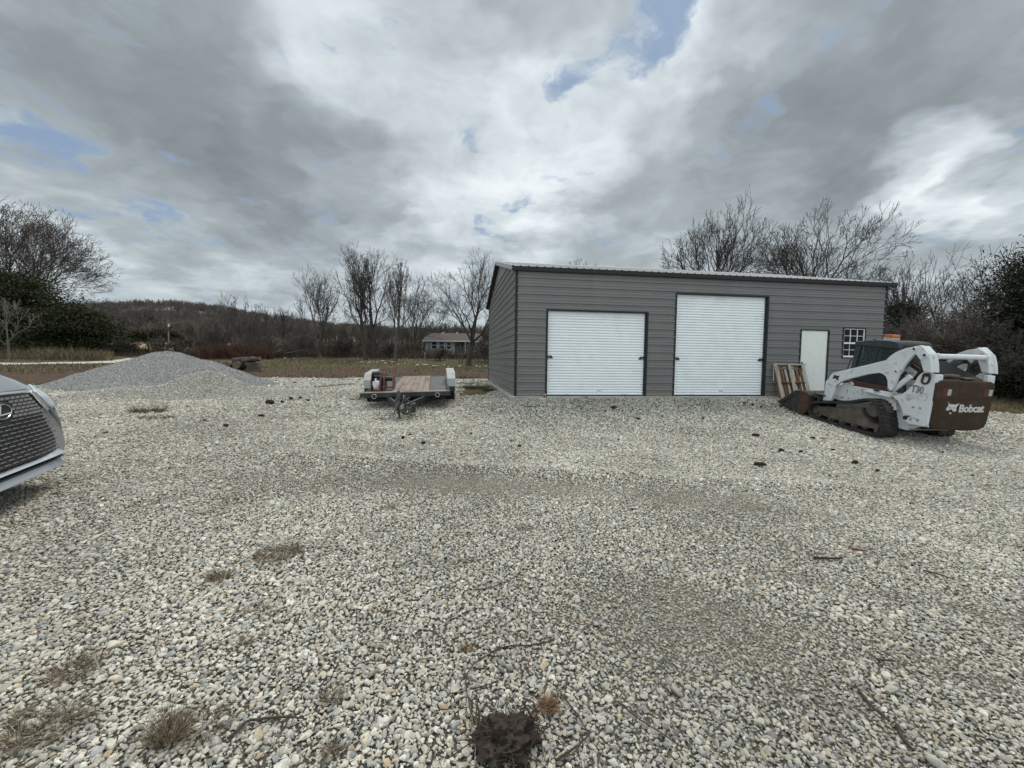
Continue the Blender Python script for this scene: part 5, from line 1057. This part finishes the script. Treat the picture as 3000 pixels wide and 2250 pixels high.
X, Y = ledge(rr, 7000); n_ = len(X)
o = blades(n_, np.stack([X, Y, gz(X, Y)-.01], -1), np.stack([rr.normal(0, .6, n_), rr.normal(0, .6, n_), np.ones(n_)], -1), rr.uniform(.05, .22, n_), rr.uniform(.003, .008, n_), rr.uniform(0, .8, n_), 'dead_grass_edge', dead, None, .4, rr); tag(o, 'dead grass where the gravel ends at the right thicket', 'grass', kind='stuff')
# ------------------------------------------------------------------ wooded hill
def hillz(X, Y):
    px = 1500+X/np.maximum(Y, 1)*1204; hor = 1054+.0127*(px-1500)
    rt = np.interp(px, [-400, 0, 250, 400, 500, 600, 700, 800, 900, 1000, 1200, 1450, 2000, 3400], [905, 900, 891, 881, 883, 893, 906, 921, 936, 950, 966, 984, 1000, 1010])
    top = (hor-rt)*430/1204-11; f = sst(190, 430, Y); return 6.2+(top-6.2)*f**1.15 + CAMZ + 1.5*vnoise(X, Y, 40, 51)*f
hx = np.arange(-760, 900, 12.); hy = np.r_[np.arange(188, 470, 9.), 520, 600, 800, 1200]; A, B = np.meshgrid(hx, hy); Zh = hillz(A, np.minimum(B, 440)*1.0); Zh[0] -= 4
ii = np.arange(A.size).reshape(A.shape); F = np.stack([ii[:-1, :-1], ii[:-1, 1:], ii[1:, 1:], ii[1:, :-1]], -1).reshape(-1, 4)
hm = pm('leaf_litter', (.050, .038, .030), 1., 0, .35, .06); hill = npmesh('hill', np.stack([A, B, Zh], -1).reshape(-1, 3), F, hm, smooth=True); tag(hill, kind='structure')
fcol = bpy.data.collections.new('forest_shapes'); FB = [bark('forest_bark_'+str(k), c) for k, c in enumerate([(.135, .112, .096), (.18, .152, .13), (.10, .084, .072)])]
for k in range(6):
    segs = grow(200+k, trunk=.40, nl=6, levels=3, kids=(6, 4), ang=(16, 40), trop=.1); V = np.array([p[:] for _, P, _ in segs for p in P]); kz = 1/V[:, 2].max(); kx = .42/(np.abs(V[:, 0]).max()*2)
    for s_ in segs:
        for p in s_[1]: p.x *= kx; p.y *= kx; p.z *= kz
    V, F = tubes([(max(lv, 3), P, [r*.50 for r in rs]) for lv, P, rs in segs], .0030); o = npmesh('forest_tree', V, F, FB[k % 3]); COL.objects.unlink(o); fcol.objects.link(o)
rr = np.random.RandomState(77); n_ = 6500; Y = 196+rr.uniform(0, 1, n_)**1.15*245; X = rr.uniform(-1.75, .25, n_)*Y
m_e = rr.uniform(0, 1, n_) < .03
pt = bpy.data.meshes.new('forest'); Z = hillz(X, Y)-.4
# a second, thinner belt of wood right of the yard far behind the garage
n2_ = 500; Y2 = rr.uniform(150, 260, n2_); X2 = rr.uniform(-.05, 1.7, n2_)*Y2; X = np.r_[X, X2]; Y = np.r_[Y, Y2]; Z = np.r_[Z, np.where(Y2 > 196, hillz(X2, Y2), gz(X2, Y2))-.4]; n_ = len(X)
pt.vertices.add(n_); pt.vertices.foreach_set('co', np.stack([X, Y, Z], -1).astype(np.float32).ravel())
a = pt.attributes.new('rot', 'FLOAT_VECTOR', 'POINT'); a.data.foreach_set('vector', np.stack([rr.normal(0, .04, n_), rr.normal(0, .04, n_), rr.uniform(0, 6.28, n_)], -1).astype(np.float32).ravel())
a = pt.attributes.new('scl', 'FLOAT', 'POINT'); a.data.foreach_set('value', rr.uniform(9.5, 12.8, n_).astype(np.float32)); a = pt.attributes.new('pick', 'INT', 'POINT'); a.data.foreach_set('value', rr.randint(0, 6, n_).astype(np.int32))
fo = bpy.data.objects.new('forest', pt); COL.objects.link(fo); tag(fo, 'brown leafless wood covering the low hill in the distance', 'forest', kind='stuff'); gn_scatter(fo, fcol)
# dark evergreens at the foot of the wood
for i, (px, Y, top, w_) in enumerate([(330, 150, 968, 9), (410, 160, 975, 8), (455, 165, 972, 9), (505, 158, 978, 7)]):
    cedar('cedar_tree', 'far dark evergreen at the foot of the wooded hill', px, Y, top, w_, 90+i, 60, 40, .9, .5, CED, 'far evergreens at the foot of the hill')
# ------------------------------------------------------------------ far house
hw = pm('grey_house_siding', (.235, .25, .245), .8, 0, .2, 2, dirt=(.10, .105, .10), damt=.7, ds=1.4, stretch=(1, 1, .4)); hr = pm('brown_shingles', (.062, .044, .038), .9, 0, .2, 3)
htrim = pm('house_white_trim', (.52, .53, .52), .6, 0, .1, 4); hdark = pm('house_dark', (.03, .03, .032), .7)
HB = on(1290, 60); HZ = HB.z; hX = lambda px: at(px, 1040, 60).x; zH = lambda y, px=1300: at(px, y, 60).z-HZ
house = thing('house', 'small grey house with brown roof and white windows behind the spreading tree', 'house', (hX(1246), 60, HZ))
x_ = lambda px: hX(px)-hX(1246)
zt0, zb0 = zH(998), zH(1035); W = x_(1400)
mb = MB(); mb.box(0, x_(1332), 0, 7.5, zb0, zt0); mb.build('wall', hw, house); mb = MB(); mb.box(x_(1332), W, 1.8, 7.5, zb0, zt0); mb.build('wall', hw, house)
mb = MB(); mb.box(.1, W-.1, .15, 7.3, -.4, zb0); mb.build('foundation', pm('house_skirt', (.16, .17, .16), .9, 0, .3, 3), house)
zr_ = zH(971); mb = MB(); mb.add([(-.35, -.45, zt0-.02), (W+.3, -.45, zt0-.02), (W+.3, 3.75, zr_), (-.35, 3.75, zr_), (W+.3, 8, zt0-.02), (-.35, 8, zt0-.02), (-.35, -.45, zt0-.14), (W+.3, -.45, zt0-.14), (W+.3, 8, zt0-.14), (-.35, 8, zt0-.14)], [(0,1,2,3), (3,2,4,5), (6,9,8,7), (0,6,7,1), (5,4,8,9), (0,3,5,9,6), (1,7,8,4,2)]); rf = mb.build('roof', hr, house)
mb = MB(); mb.box(-.37, W+.32, -.50, -.452, zt0-.16, zt0+.0); mb.build('gutter', htrim, house)
for px in (1287, 1330): mb = MB(); xx = x_(px); mb.box(xx-.13, xx+.13, 3.2, 3.45, zr_-.25, zr_+.12); mb.build('roof_vent', htrim, rf)
for px0, px1, y0, y1 in ((1265.5, 1279.5, 1000.5, 1022.5), (1287, 1301, 1000.5, 1022.5), (1309, 1322, 1003, 1022.5)):
    a, b_, c, d = x_(px0), x_(px1), zH(y1), zH(y0); mb = MB(); mb.box(a-.05, b_+.05, -.04, -.001, d, d+.07); mb.box(a-.05, b_+.05, -.04, -.001, c-.07, c); mb.box(a-.05, a, -.04, -.001, c, d); mb.box(b_, b_+.05, -.04, -.001, c, d); mb.box(a, b_, -.03, -.001, (c+d)/2-.03, (c+d)/2+.03); wn = mb.build('window', htrim, house); mb = MB(); mb.box(a, b_, -.012, -.002, c, d); mb.build('pane', glass, wn)
mb = MB(); mb.box(x_(1333), W, -.2, 1.79, zb0-.12, zb0); pd = mb.build('porch_floor', htrim, house)
for px in (1362, 1378, 1394): mb = MB(); xx = x_(px); mb.box(xx, xx+.1, -.18, -.08, zb0, zt0-.14); mb.build('porch_post', htrim, house)
for k in range(3): mb = MB(); z = zb0+.3+.28*k; mb.box(x_(1380), x_(1399), -.17, -.13, z, z+.10); mb.build('porch_rail', htrim, house)
mb = MB()
for k in range(5): mb.box(x_(1354), x_(1369), -.25-.25*k, -.25*k, -.3, zb0-.12-.17*k)
mb.build('porch_steps', pm('blue_steps', (.05, .06, .09), .7), house); mb = MB(); mb.box(x_(1348), x_(1353), 1.78, 1.80, zb0, zb0+2.0); mb.build('front_door', hdark, house)
# ------------------------------------------------------------------ poles, fence posts and small far things
pole_m = pm('grey_pole_wood', (.23, .21, .19), .9, 0, .2, 3)
for px, y0, y1, lb in ((496, 938, 1007, 'pale utility pole standing before the hill above the tan field'), (1036, 981, 1030, 'utility pole with a crossarm, right one of the far pair'), (987, 984, 1027, 'plain utility pole, left one of the far pair')):
    b = on(px, 120); H = at(px, y0, 120).z-b.z; t = thing('utility_pole', lb, 'pole', b, group='far utility poles'); mb = MB(); mb.tube([(0, 0, -.5), (.05, 0, H)], [.19, .12], 8); mb.build('post', pole_m, t)
    if px != 987: mb = MB(); mb.box(-.9, .9, -.12, .0, H-1.0, H-.82); mb.build('crossarm', pole_m, t); mb = MB(); mb.cyl((.35, -.15, H-1.9), (.35, -.15, H-1.2), .22, 10); mb.build('transformer', htrim, t)
fence_m = pm('fence_post_wood', (.09, .075, .06), .9, 0, .3, 5)
for i, (px, Y, h) in enumerate([(922, 47, 1.6), (1257, 48, 1.5), (1305, 46, 1.3), (1346, 37, 1.1), (1354, 36.5, 1.2), (1121, 46, 1.3), (1203, 47, 1.2), (975, 46, 1.3), (860, 48, 1.4)]):
    b = on(px, Y); mb = MB(); mb.tube([(0, 0, -.2), (.03*(i % 3-1), 0, h)], [.05, .045], 6); o = mb.build('fence_post', fence_m); o.location = b; tag(o, 'thin weathered fence post in the rough grass before the tree line', 'post', 'old fence posts in the grass')
b = on(1245, 46); mb = MB(); mb.box(-.07, .07, -.05, .05, -.1, .66); o = mb.build('marker_post', htrim); o.location = b; tag(o, 'short bright white marker post left of the far house', 'post')
# logs
logm = pm('log_bark', (.055, .042, .032), .95, 0, .4, 4, .5, 20, dirt=(.13, .105, .08), damt=.6); cutm = pm('log_end', (.16, .115, .075), .9, 0, .35, 14)
LG = 'heap of cut logs in the mud'
def logo(px, y, Y, r, L, yaw, pit, lb):
    p = at(px, y, Y); p.z = max(p.z, g1(p.x, Y)+r*.8); t = thing('log', lb, 'log', p, (0, pit, yaw), group=LG); rr_ = random.Random(int(px)); mb = MB(); n = 7; mb.tube([(L*(k/n-.0), rr_.uniform(-.03, .03), rr_.uniform(-.03, .03)) for k in range(n+1)], [r*rr_.uniform(.88, 1.08) for k in range(n+1)], 14); mb.build('bark', logm, t, smooth=True)
    for x in (-.012, L-.0): mb = MB(); mb.tube([(x, 0, 0), (x+.014, 0, 0)], r*.93, 14); mb.build('cut_end', cutm, t)
logo(664, 1071, 25.2, .19, 1.5, R(115), 0, 'log with a yellowish cut end at the left of the heap')
logo(692, 1070, 25.4, .23, 1.9, R(100), 0, 'dark log facing the yard end on in the middle of the heap')
logo(684, 1057, 25.9, .20, 1.3, R(8), R(-5), 'thick knotty log lying across the top of the heap')
logo(712, 1058, 25.3, .13, 1.1, R(-4), R(-9), 'thin split log resting on the stump at the right')
p = on(743, 25.0); mb = MB(); mb.tube([(0, 0, -.1), (.0, 0, .25), (-.03, 0, .50)], [.46, .36, .31], 14); o = mb.build('tree_stump', logm, smooth=True); o.location = p; tag(o, 'dark upended stump at the right end of the log heap', 'stump')
logo(715, 1079, 26.3, .22, 1.3, R(170), 0, 'shadowed log at the bottom of the heap behind the stump')
for i, (px, Y, yaw, s_) in enumerate([(840, 42, .3, 1.0), (810, 43, 2.9, .8), (790, 42, 1.2, .7)]):
    segs = grow(300+i, trunk=.4, nl=4, levels=3, kids=(4, 3), ang=(20, 50), trop=0); M_ = Matrix.Rotation(yaw, 3, 'Z') @ Matrix.Rotation(R(78), 3, 'Y')
    segs = [(lv, [M_ @ (p*4.2*s_) for p in P], [r*3 for r in rs]) for lv, P, rs in segs]; V, F = tubes(segs, .015); o = npmesh('fallen_branch', V, F, BK[1]); o.location = on(px, Y)+Vector((0, 0, .55)); tag(o, ['longest dead limb of the brush pile right of the log heap', 'dead limb crossing left over the brush pile', 'dead limb at the near side of the brush pile'][i], 'branch', 'fallen limbs of the brush pile')
wr = pm('white_rock', (.58, .55, .50), .85, 0, .2, 12); proto = [rockmesh(400+k, 1, .7, .4, wr, 'white_rock') for k in range(4)]; rr = random.Random(4); first = [True]*4
SP = [(755, 1051), (772, 1053), (790, 1051), (835, 1052), (750, 1053), (862, 1053), (1010, 1061), (1049, 1063), (1079, 1066), (1085, 1064), (1095, 1065), (1105, 1064), (1128, 1067), (1150, 1063), (1166, 1070), (1183, 1068), (1221, 1073), (1222, 1071), (1249, 1072), (1270, 1075), (1279, 1075), (1299, 1072), (1330, 1077), (1346, 1075), (1363, 1075), (1397, 1074), (1405, 1078), (1146, 1043), (1424, 1076), (1313, 1078), (1240, 1069), (1200, 1066), (1120, 1060), (995, 1060), (1060, 1064)]
for i, (px, y) in enumerate(SP):
    k = i % 4; p = hit(px, y-1, 20, 70)
    o = proto[k] if first[k] else bpy.data.objects.new('white_rock', proto[k].data)
    if not first[k]: COL.objects.link(o)
    first[k] = False; s_ = rr.uniform(.07, .19); o.scale = (s_*1.4, s_, s_*.8); o.rotation_euler = (0, 0, rr.uniform(0, 6)); o.location = p+Vector((0, 0, s_*.35)); tag(o, 'small white rock lying in the winter grass', 'rock', 'white rocks scattered through the grass')
CLT = [(1308, 1049, .5, .12, 'flat white sheet lying before the house'), (1317, 1046, .16, .3, 'small white bottle shape before the house'), (1328, 1043, .28, .5, 'white domed tub, largest of the house clutter'), (1338, 1045, .2, .28, 'pale crate beside the white tub'), (1344, 1047, .24, .22, 'pale box left of the porch steps'), (1393, 1050, .3, .3, 'white bucket under the porch rail'), (1416, 1052, .2, .25, 'white pail near the garage corner'), (1357, 1048, .18, .24, 'white can at the foot of the steps')]
for px, y, w_, h, lb in CLT:
    p = on(px, 57.5); mb = MB(); mb.tube([(0, 0, 0), (0, 0, h*.7), (.02, 0, h)], [w_*.9, w_, w_*.6], 10); o = mb.build('yard_clutter', vin, smooth=True); o.location = p; tag(o, lb, 'clutter', 'white clutter in front of the far house')
# ------------------------------------------------------------------ dead tufts, roots, sticks and clods on the gravel
straw = leafmat('dead_tuft', (.034, .024, .017), (.36, .285, .19)); rusty = leafmat('rust_tuft', (.10, .05, .028), (.36, .22, .12)); greeny = leafmat('green_tuft', (.040, .040, .016), (.16, .15, .07))
def tuft(px, py, n_, rad, L, lb, mat=straw, up=.8, w_=.0009, asp=1.0, yaw=0, name='dead_grass_tuft', group='dead grass tufts in the gravel', cat='grass tuft', lift=.006):
    b = hit(px, py); k_ = .72 if group.startswith('dead') else 1; rad *= k_; L *= k_*1.05; n_ = int(n_*.8); rr = np.random.RandomState(int(px+py*3)); a = rr.uniform(0, 6.283, n_); r = rad*np.sqrt(rr.uniform(0, 1, n_))*.8; P = np.stack([r*np.cos(a)*asp, r*np.sin(a), np.full(n_, lift*.5)], -1)
    c, s_ = math.cos(yaw), math.sin(yaw); P[:, :2] = P[:, :2] @ np.array([[c, s_], [-s_, c]]); D = np.stack([np.cos(a)+rr.normal(0, .7, n_), np.sin(a)+rr.normal(0, .7, n_), np.abs(rr.normal(0, up, n_))+.12], -1)
    o = blades(n_, P, D, rr.uniform(.4, 1.2, n_)*L, rr.uniform(.6, 1.3, n_)*w_, rr.uniform(0, 1, n_)**1.3, name, mat, None, .5, rr); o.location = b+Vector((0, 0, .004+lift)); tag(o, lb, cat, group); return o
tuft(814, 1631, 900, .17, .13, 'long dark tuft of dead grass left of centre, farther one of the big tufts', asp=1.5, yaw=.5)
tuft(642, 1699, 520, .085, .085, 'round brown tuft of dead grass below the long dark tuft', up=1.0)
tuft(760, 1794, 200, .10, .10, 'thin wispy dead tuft below the round brown tuft', asp=1.5, up=.4)
tuft(719, 1889, 170, .06, .06, 'small dead tuft under the wispy one', up=.5)
tuft(217, 1975, 380, .11, .12, 'dead tuft with an upright spike near the left edge', asp=1.3, yaw=.6)
tuft(140, 2145, 620, .13, .12, 'largest flattened dead tuft in the lower left corner', asp=1.6, yaw=.5, up=.5)
tuft(497, 2160, 620, .085, .15, 'tall straw tuft with upright blades near the bottom edge', up=1.5)
tuft(600, 2135, 320, .12, .10, 'flat dark mat of dead grass right of the tall straw tuft', asp=1.3, up=.25)
tuft(60, 2110, 160, .05, .07, 'tiny dead tuft left of the flattened tuft', up=.6)
tuft(976, 2050, 230, .07, .07, 'brown crumpled tuft left of the curved vine', up=.5)
tuft(972, 2214, 200, .05, .06, 'small tuft at the bottom edge beside the curved stick', up=.8)
tuft(1606, 2080, 420, .055, .075, 'rust coloured dense tuft right of the root clump', mat=rusty, up=.9)
tuft(1371, 1907, 120, .04, .05, 'tiny reddish tuft above the curved vine', mat=rusty, up=.7)
tuft(1135, 1492, 170, .10, .07, 'faint brown tuft in the middle distance left of centre', asp=1.5, up=.4, w_=.0016)
tuft(660, 1465, 150, .10, .06, 'low brown streak of dead grass in the middle distance', asp=2.2, up=.3, w_=.0018)
tuft(1540, 1552, 140, .08, .06, 'small brown tuft at mid distance right of centre', asp=1.8, up=.3, w_=.0016)
GG = 'green grass clumps at the yard edge'
tuft(434, 1210, 900, .26, .17, 'green and brown grass clump at the foot of the low tan mound', greeny, .9, .003, 1.6, 0, 'grass_clump', GG)
tuft(455, 1226, 500, .22, .07, 'flat green weed patch just below the mound clump', greeny, .5, .003, 2.0, 0, 'grass_clump', GG)
for i, (px, py, n_, rad, L, lb) in enumerate([(1400, 1138, 1800, .55, .20, 'largest dull green grass clump beside the garage side wall'), (1450, 1146, 900, .35, .20, 'grass clump against the front corner of the garage side wall'), (1375, 1126, 700, .45, .14, 'grass clump farther back along the garage side wall'), (170, 1128, 900, .8, .14, 'green strip of weeds behind the silver car'), (1350, 1137, 500, .5, .10, 'low weeds spreading left of the garage side wall')]):
    tuft(px, py, n_, rad, L, lb, greeny, .8, .0035, 1.6, 0, 'grass_clump', GG)
# root clump with earth at the bottom edge
soil = pm('root_soil', (.036, .025, .017), .95, 0, .5, 30, .8, 90); rootm = pm('root_bark', (.050, .034, .024), .9, 0, .4, 40)
b = hit(1480, 2185); rc_ = thing('root_clump', 'dark clump of earth and tangled roots at the bottom centre', 'roots', b)
bm = bmesh.new(); bmesh.ops.create_icosphere(bm, subdivisions=5, radius=1); rr = np.random.RandomState(2)
from mathutils import noise as mn
for v in bm.verts:
    n_ = v.co.copy(); k = 1+.40*mn.noise(n_*2.0)+.30*mn.noise(n_*5.5)+.10*mn.noise(n_*13); v.co = Vector((n_.x*.115*k, n_.y*.095*k, max(n_.z, -.2)*.085*k+.005))
me = bpy.data.meshes.new('soil'); bm.to_mesh(me); bm.free(); me.materials.append(soil); o = bpy.data.objects.new('soil', me); COL.objects.link(o); o.parent = rc_
rr = random.Random(8)
def rootlet(n, R0, rad, seg, zup):
    mb = MB()
    for k in range(n):
        a = rr.uniform(0, 6.28); p = Vector((math.cos(a)*R0*rr.uniform(.3, 1), math.sin(a)*R0*.85*rr.uniform(.3, 1), rr.uniform(.01, .05))); d = Vector((math.cos(a)+rr.gauss(0, .6), math.sin(a)+rr.gauss(0, .6), rr.uniform(0, zup))).normalized(); P = [p]
        for q in range(seg): d = (d+Vector((rr.gauss(0, .5), rr.gauss(0, .5), rr.gauss(0, .35)-.05))).normalized(); p = p+d*rr.uniform(.014, .032); p.z = max(p.z, .004); P.append(p)
        mb.tube(splin(P, 2, False), rad*rr.uniform(.6, 1.3), 4)
    return mb
rootlet(110, .115, .0015, 6, .5).build('rootlets', rootm, rc_, fix=False); tag([c for c in rc_.children if c.name.startswith('rootlets')][0], kind='stuff')
for k in range(9): rootlet(1, .10, .0034, 9, .3).build('root', rootm, rc_, fix=False)
def stick(pts, r, lb, name='stick', cat='stick', mat=rootm, lift=.018, group='sticks and vines lying on the gravel'):
    P = [hit(x, y) for x, y in pts]; o0 = P[0].copy(); rr_ = random.Random(int(pts[0][0])); P = [p-o0+Vector((0, 0, lift+rr_.uniform(0, .008))) for p in P]; S_ = splin([p+Vector((0, 0, min(.045, max(0, (P[0]+o0).y-2.5)*.012))) for p in P], 5, False); n = len(S_)
    mb = MB(); mb.tube([s+Vector((rr_.gauss(0, .0012), rr_.gauss(0, .0012), 0)) for s in S_], [r*(1.05-.5*i/n) for i in range(n)], 7); o = mb.build(name, mat, smooth=True); o.location = o0; tag(o, lb, cat, group); return o
q4 = lambda L_: [(1000+x/2.212, 1500+y/2.212) for x, y in L_]; q5 = lambda L_: [(2000+x/2.212, 1500+y/2.212) for x, y in L_]; q3 = lambda L_: [(x/2.212, 1500+y/2.212) for x, y in L_]
stick(q4([(1380,865),(1330,885),(1200,912),(1080,915),(1000,945),(930,985),(860,1030),(815,1100),(810,1180),(818,1250),(835,1340),(865,1425)]), .0042, 'long dark vine curving up from the root clump', 'vine', 'vine', lift=.032)
stick(q4([(1420,1205),(1480,1280),(1545,1370),(1600,1465)]), .0036, 'dark stick right of the rust coloured tuft')
stick(q4([(1390,1640),(1480,1590),(1560,1520),(1615,1460)]), .0048, 'thick root running down right from the root clump', 'root', 'root')
stick(q4([(1160,1370),(1230,1390),(1280,1440),(1290,1520),(1310,1600)]), .0034, 'root bending round the right side of the clump', 'root', 'root')
stick(q4([(1790,1260),(1900,1360),(2030,1440),(2210,1570)]), .0034, 'long thin stick slanting to the right of the root clump')
stick(q4([(2060,1145),(2140,1200),(2212,1270)]), .0032, 'short thin stick above the long slanting one')
stick(q4([(850,530),(960,510),(1060,478),(1145,430)]), .0034, 'thin curved twig well above the vine')
stick(q4([(1260,455),(1330,470),(1390,500)]), .0028, 'short twig right of the thin curved twig')
stick(q4([(690,152),(760,156),(830,155)]), .0026, 'short straight twig in the upper middle gravel')
stick(q4([(860,1175),(950,1150),(1030,1135)]), .0026, 'fine twig crossing right of the vine')
stick(q4([(480,1010),(520,980),(590,965)]), .0024, 'fine twig left of the vine')
stick(q4([(600,1320),(760,1300),(900,1310)]), .0022, 'fine twig left of the root clump')
stick(q5([(1115,1150),(1220,1290),(1340,1390)]), .0075, 'thick dark stick at the lower right, upper piece')
stick(q5([(1385,1420),(1430,1500),(1490,1575)]), .0085, 'thick dark stick at the lower right, lower piece')
stick(q5([(850,320),(930,322),(1035,320)]), .010, 'dark bark piece lying at the right middle', mat=soil)
stick(q5([(1100,262),(1150,270),(1195,275)]), .009, 'brown bark chip right of the dark bark piece', mat=rust_m)
stick(q5([(1560,400),(1660,430),(1760,465)]), .006, 'brown stick in the right gravel rut')
stick(q5([(1260,985),(1320,990),(1380,995)]), .006, 'brown chip of bark low in the right gravel')
stick(q3([(1480,1500),(1530,1460),(1600,1395),(1700,1372),(1800,1362),(1900,1368),(1990,1378)]), .0058, 'dark curved stick right of the flat dead mat')
stick(q3([(440,690),(520,665),(560,655)]), .0042, 'short dark twig in the left gravel')
stick(q3([(370,700),(330,750),(315,800),(370,830)]), .0016, 'pale looping grass stalk in the left gravel', 'stalk', 'stalk', mat=pm('pale_stalk', (.42, .38, .20), .8))
stick(q3([(440,805),(600,765),(780,690)]), .0016, 'pale straight grass stalk beside the looping one', 'stalk', 'stalk', mat=pm('pale_stalk', (.42, .38, .20), .8))
stick(q3([(1660,330),(1665,285),(1700,262),(1790,270)]), .0036, 'bent dark twig behind the long dark tuft')
stick(q3([(1580,500),(1700,490),(1800,505)]), .0026, 'thin twig below the round brown tuft')
stick([(1150, 1167), (1172, 1163), (1195, 1160), (1212, 1164)], .012, 'dark wet stick left of the trailer') if False else None
stick([(920,1137),(960,1136),(1000,1131),(1040,1129)], .018, 'long dark branch lying behind and left of the trailer')
stick([(1030,1177),(1050,1175),(1070,1174)], .012, 'thin dark stick left of the trailer tongue')
stick([(1540,1198),(1575,1197),(1610,1197)], .008, 'thin dark stick before the shorter roller door')
clm = pm('dark_earth', (.030, .020, .015), .95, 0, .5, 20, .8, 60); CL = bpy.data.meshes; CP = [rockmesh(500+k, 1, .8, .5, clm, 'earth_clod') for k in range(4)]; ff = [True]*4
CLD = [(790,1186,.17), (852,1172,.10), (880,1170,.10), (825,1182,.08), (765,1223,.07), (662,1254,.08), (903,1177,.07), (1180,1288,.06), (1240,1304,.065), (1498,1297,.035), (1523,1312,.04), (1870,1230,.05), (2225,1369,.09), (1852,1501,.025), (1812,1293,.03), (1797,1198,.10), (2287,1326,.07), (2346,1328,.05), (2440,1323,.05), (2504,1361,.06), (2569,1385,.05), (2381,1288,.07), (2215,1281,.08), (1868,1231,.06), (1725,1182,.04), (2205,1190,.07), (2180,1184,.06), (2230,1196,.06), (2290,1193,.07), (2320,1202,.06), (2262,1188,.05), (2060,1229,.05), (1940,1223,.04), (2010,1170,.04), (1380,1275,.04), (1120,1232,.04), (600,1237,.04), (2760,1330,.04), (2850,1400,.03), (1200,1278,.04), (2430,1400,.03)]
rr = random.Random(3)
for i, (px, py, s_) in enumerate(CLD):
    k = i % 4; o = CP[k] if ff[k] else bpy.data.objects.new('earth_clod', CP[k].data)
    if not ff[k]: COL.objects.link(o)
    ff[k] = False; s_ *= .85; o.location = hit(px, py)+Vector((0, 0, s_*.25+.028)); o.scale = (s_*rr.uniform(.8, 1.4), s_*.8, s_*rr.uniform(.9, 1.4)); o.rotation_euler = (0, 0, rr.uniform(-.5, .5))
    tag(o, 'big dark clod of earth right of the low tan mound' if i == 0 else 'small dark clod of earth lying on the gravel', 'clod', None if i == 0 else 'dark earth clods on the gravel')
# crushed leaves and twig litter nobody could count
n_ = 1500; rr = np.random.RandomState(12); Y = .9+rr.uniform(0, 1, n_)**1.5*9; X = rr.uniform(-1.25, 1.25, n_)*Y; cl = vnoise(X, Y, .8, 61)+.6*vnoise(X, Y, .25, 62); k = cl > .05; X, Y = X[k], Y[k]; n_ = len(X)
o = blades(n_, np.stack([X, Y, gz(X, Y)+.014], -1), np.stack([rr.normal(0, 1, n_), rr.normal(0, 1, n_), rr.normal(.03, .08, n_)], -1), rr.uniform(.012, .065, n_), rr.uniform(.0008, .0022, n_), rr.uniform(0, .5, n_), 'twig_litter', straw, None, .15, rr); tag(o, 'fine brown twigs and leaf bits scattered over the gravel', 'litter', kind='stuff')
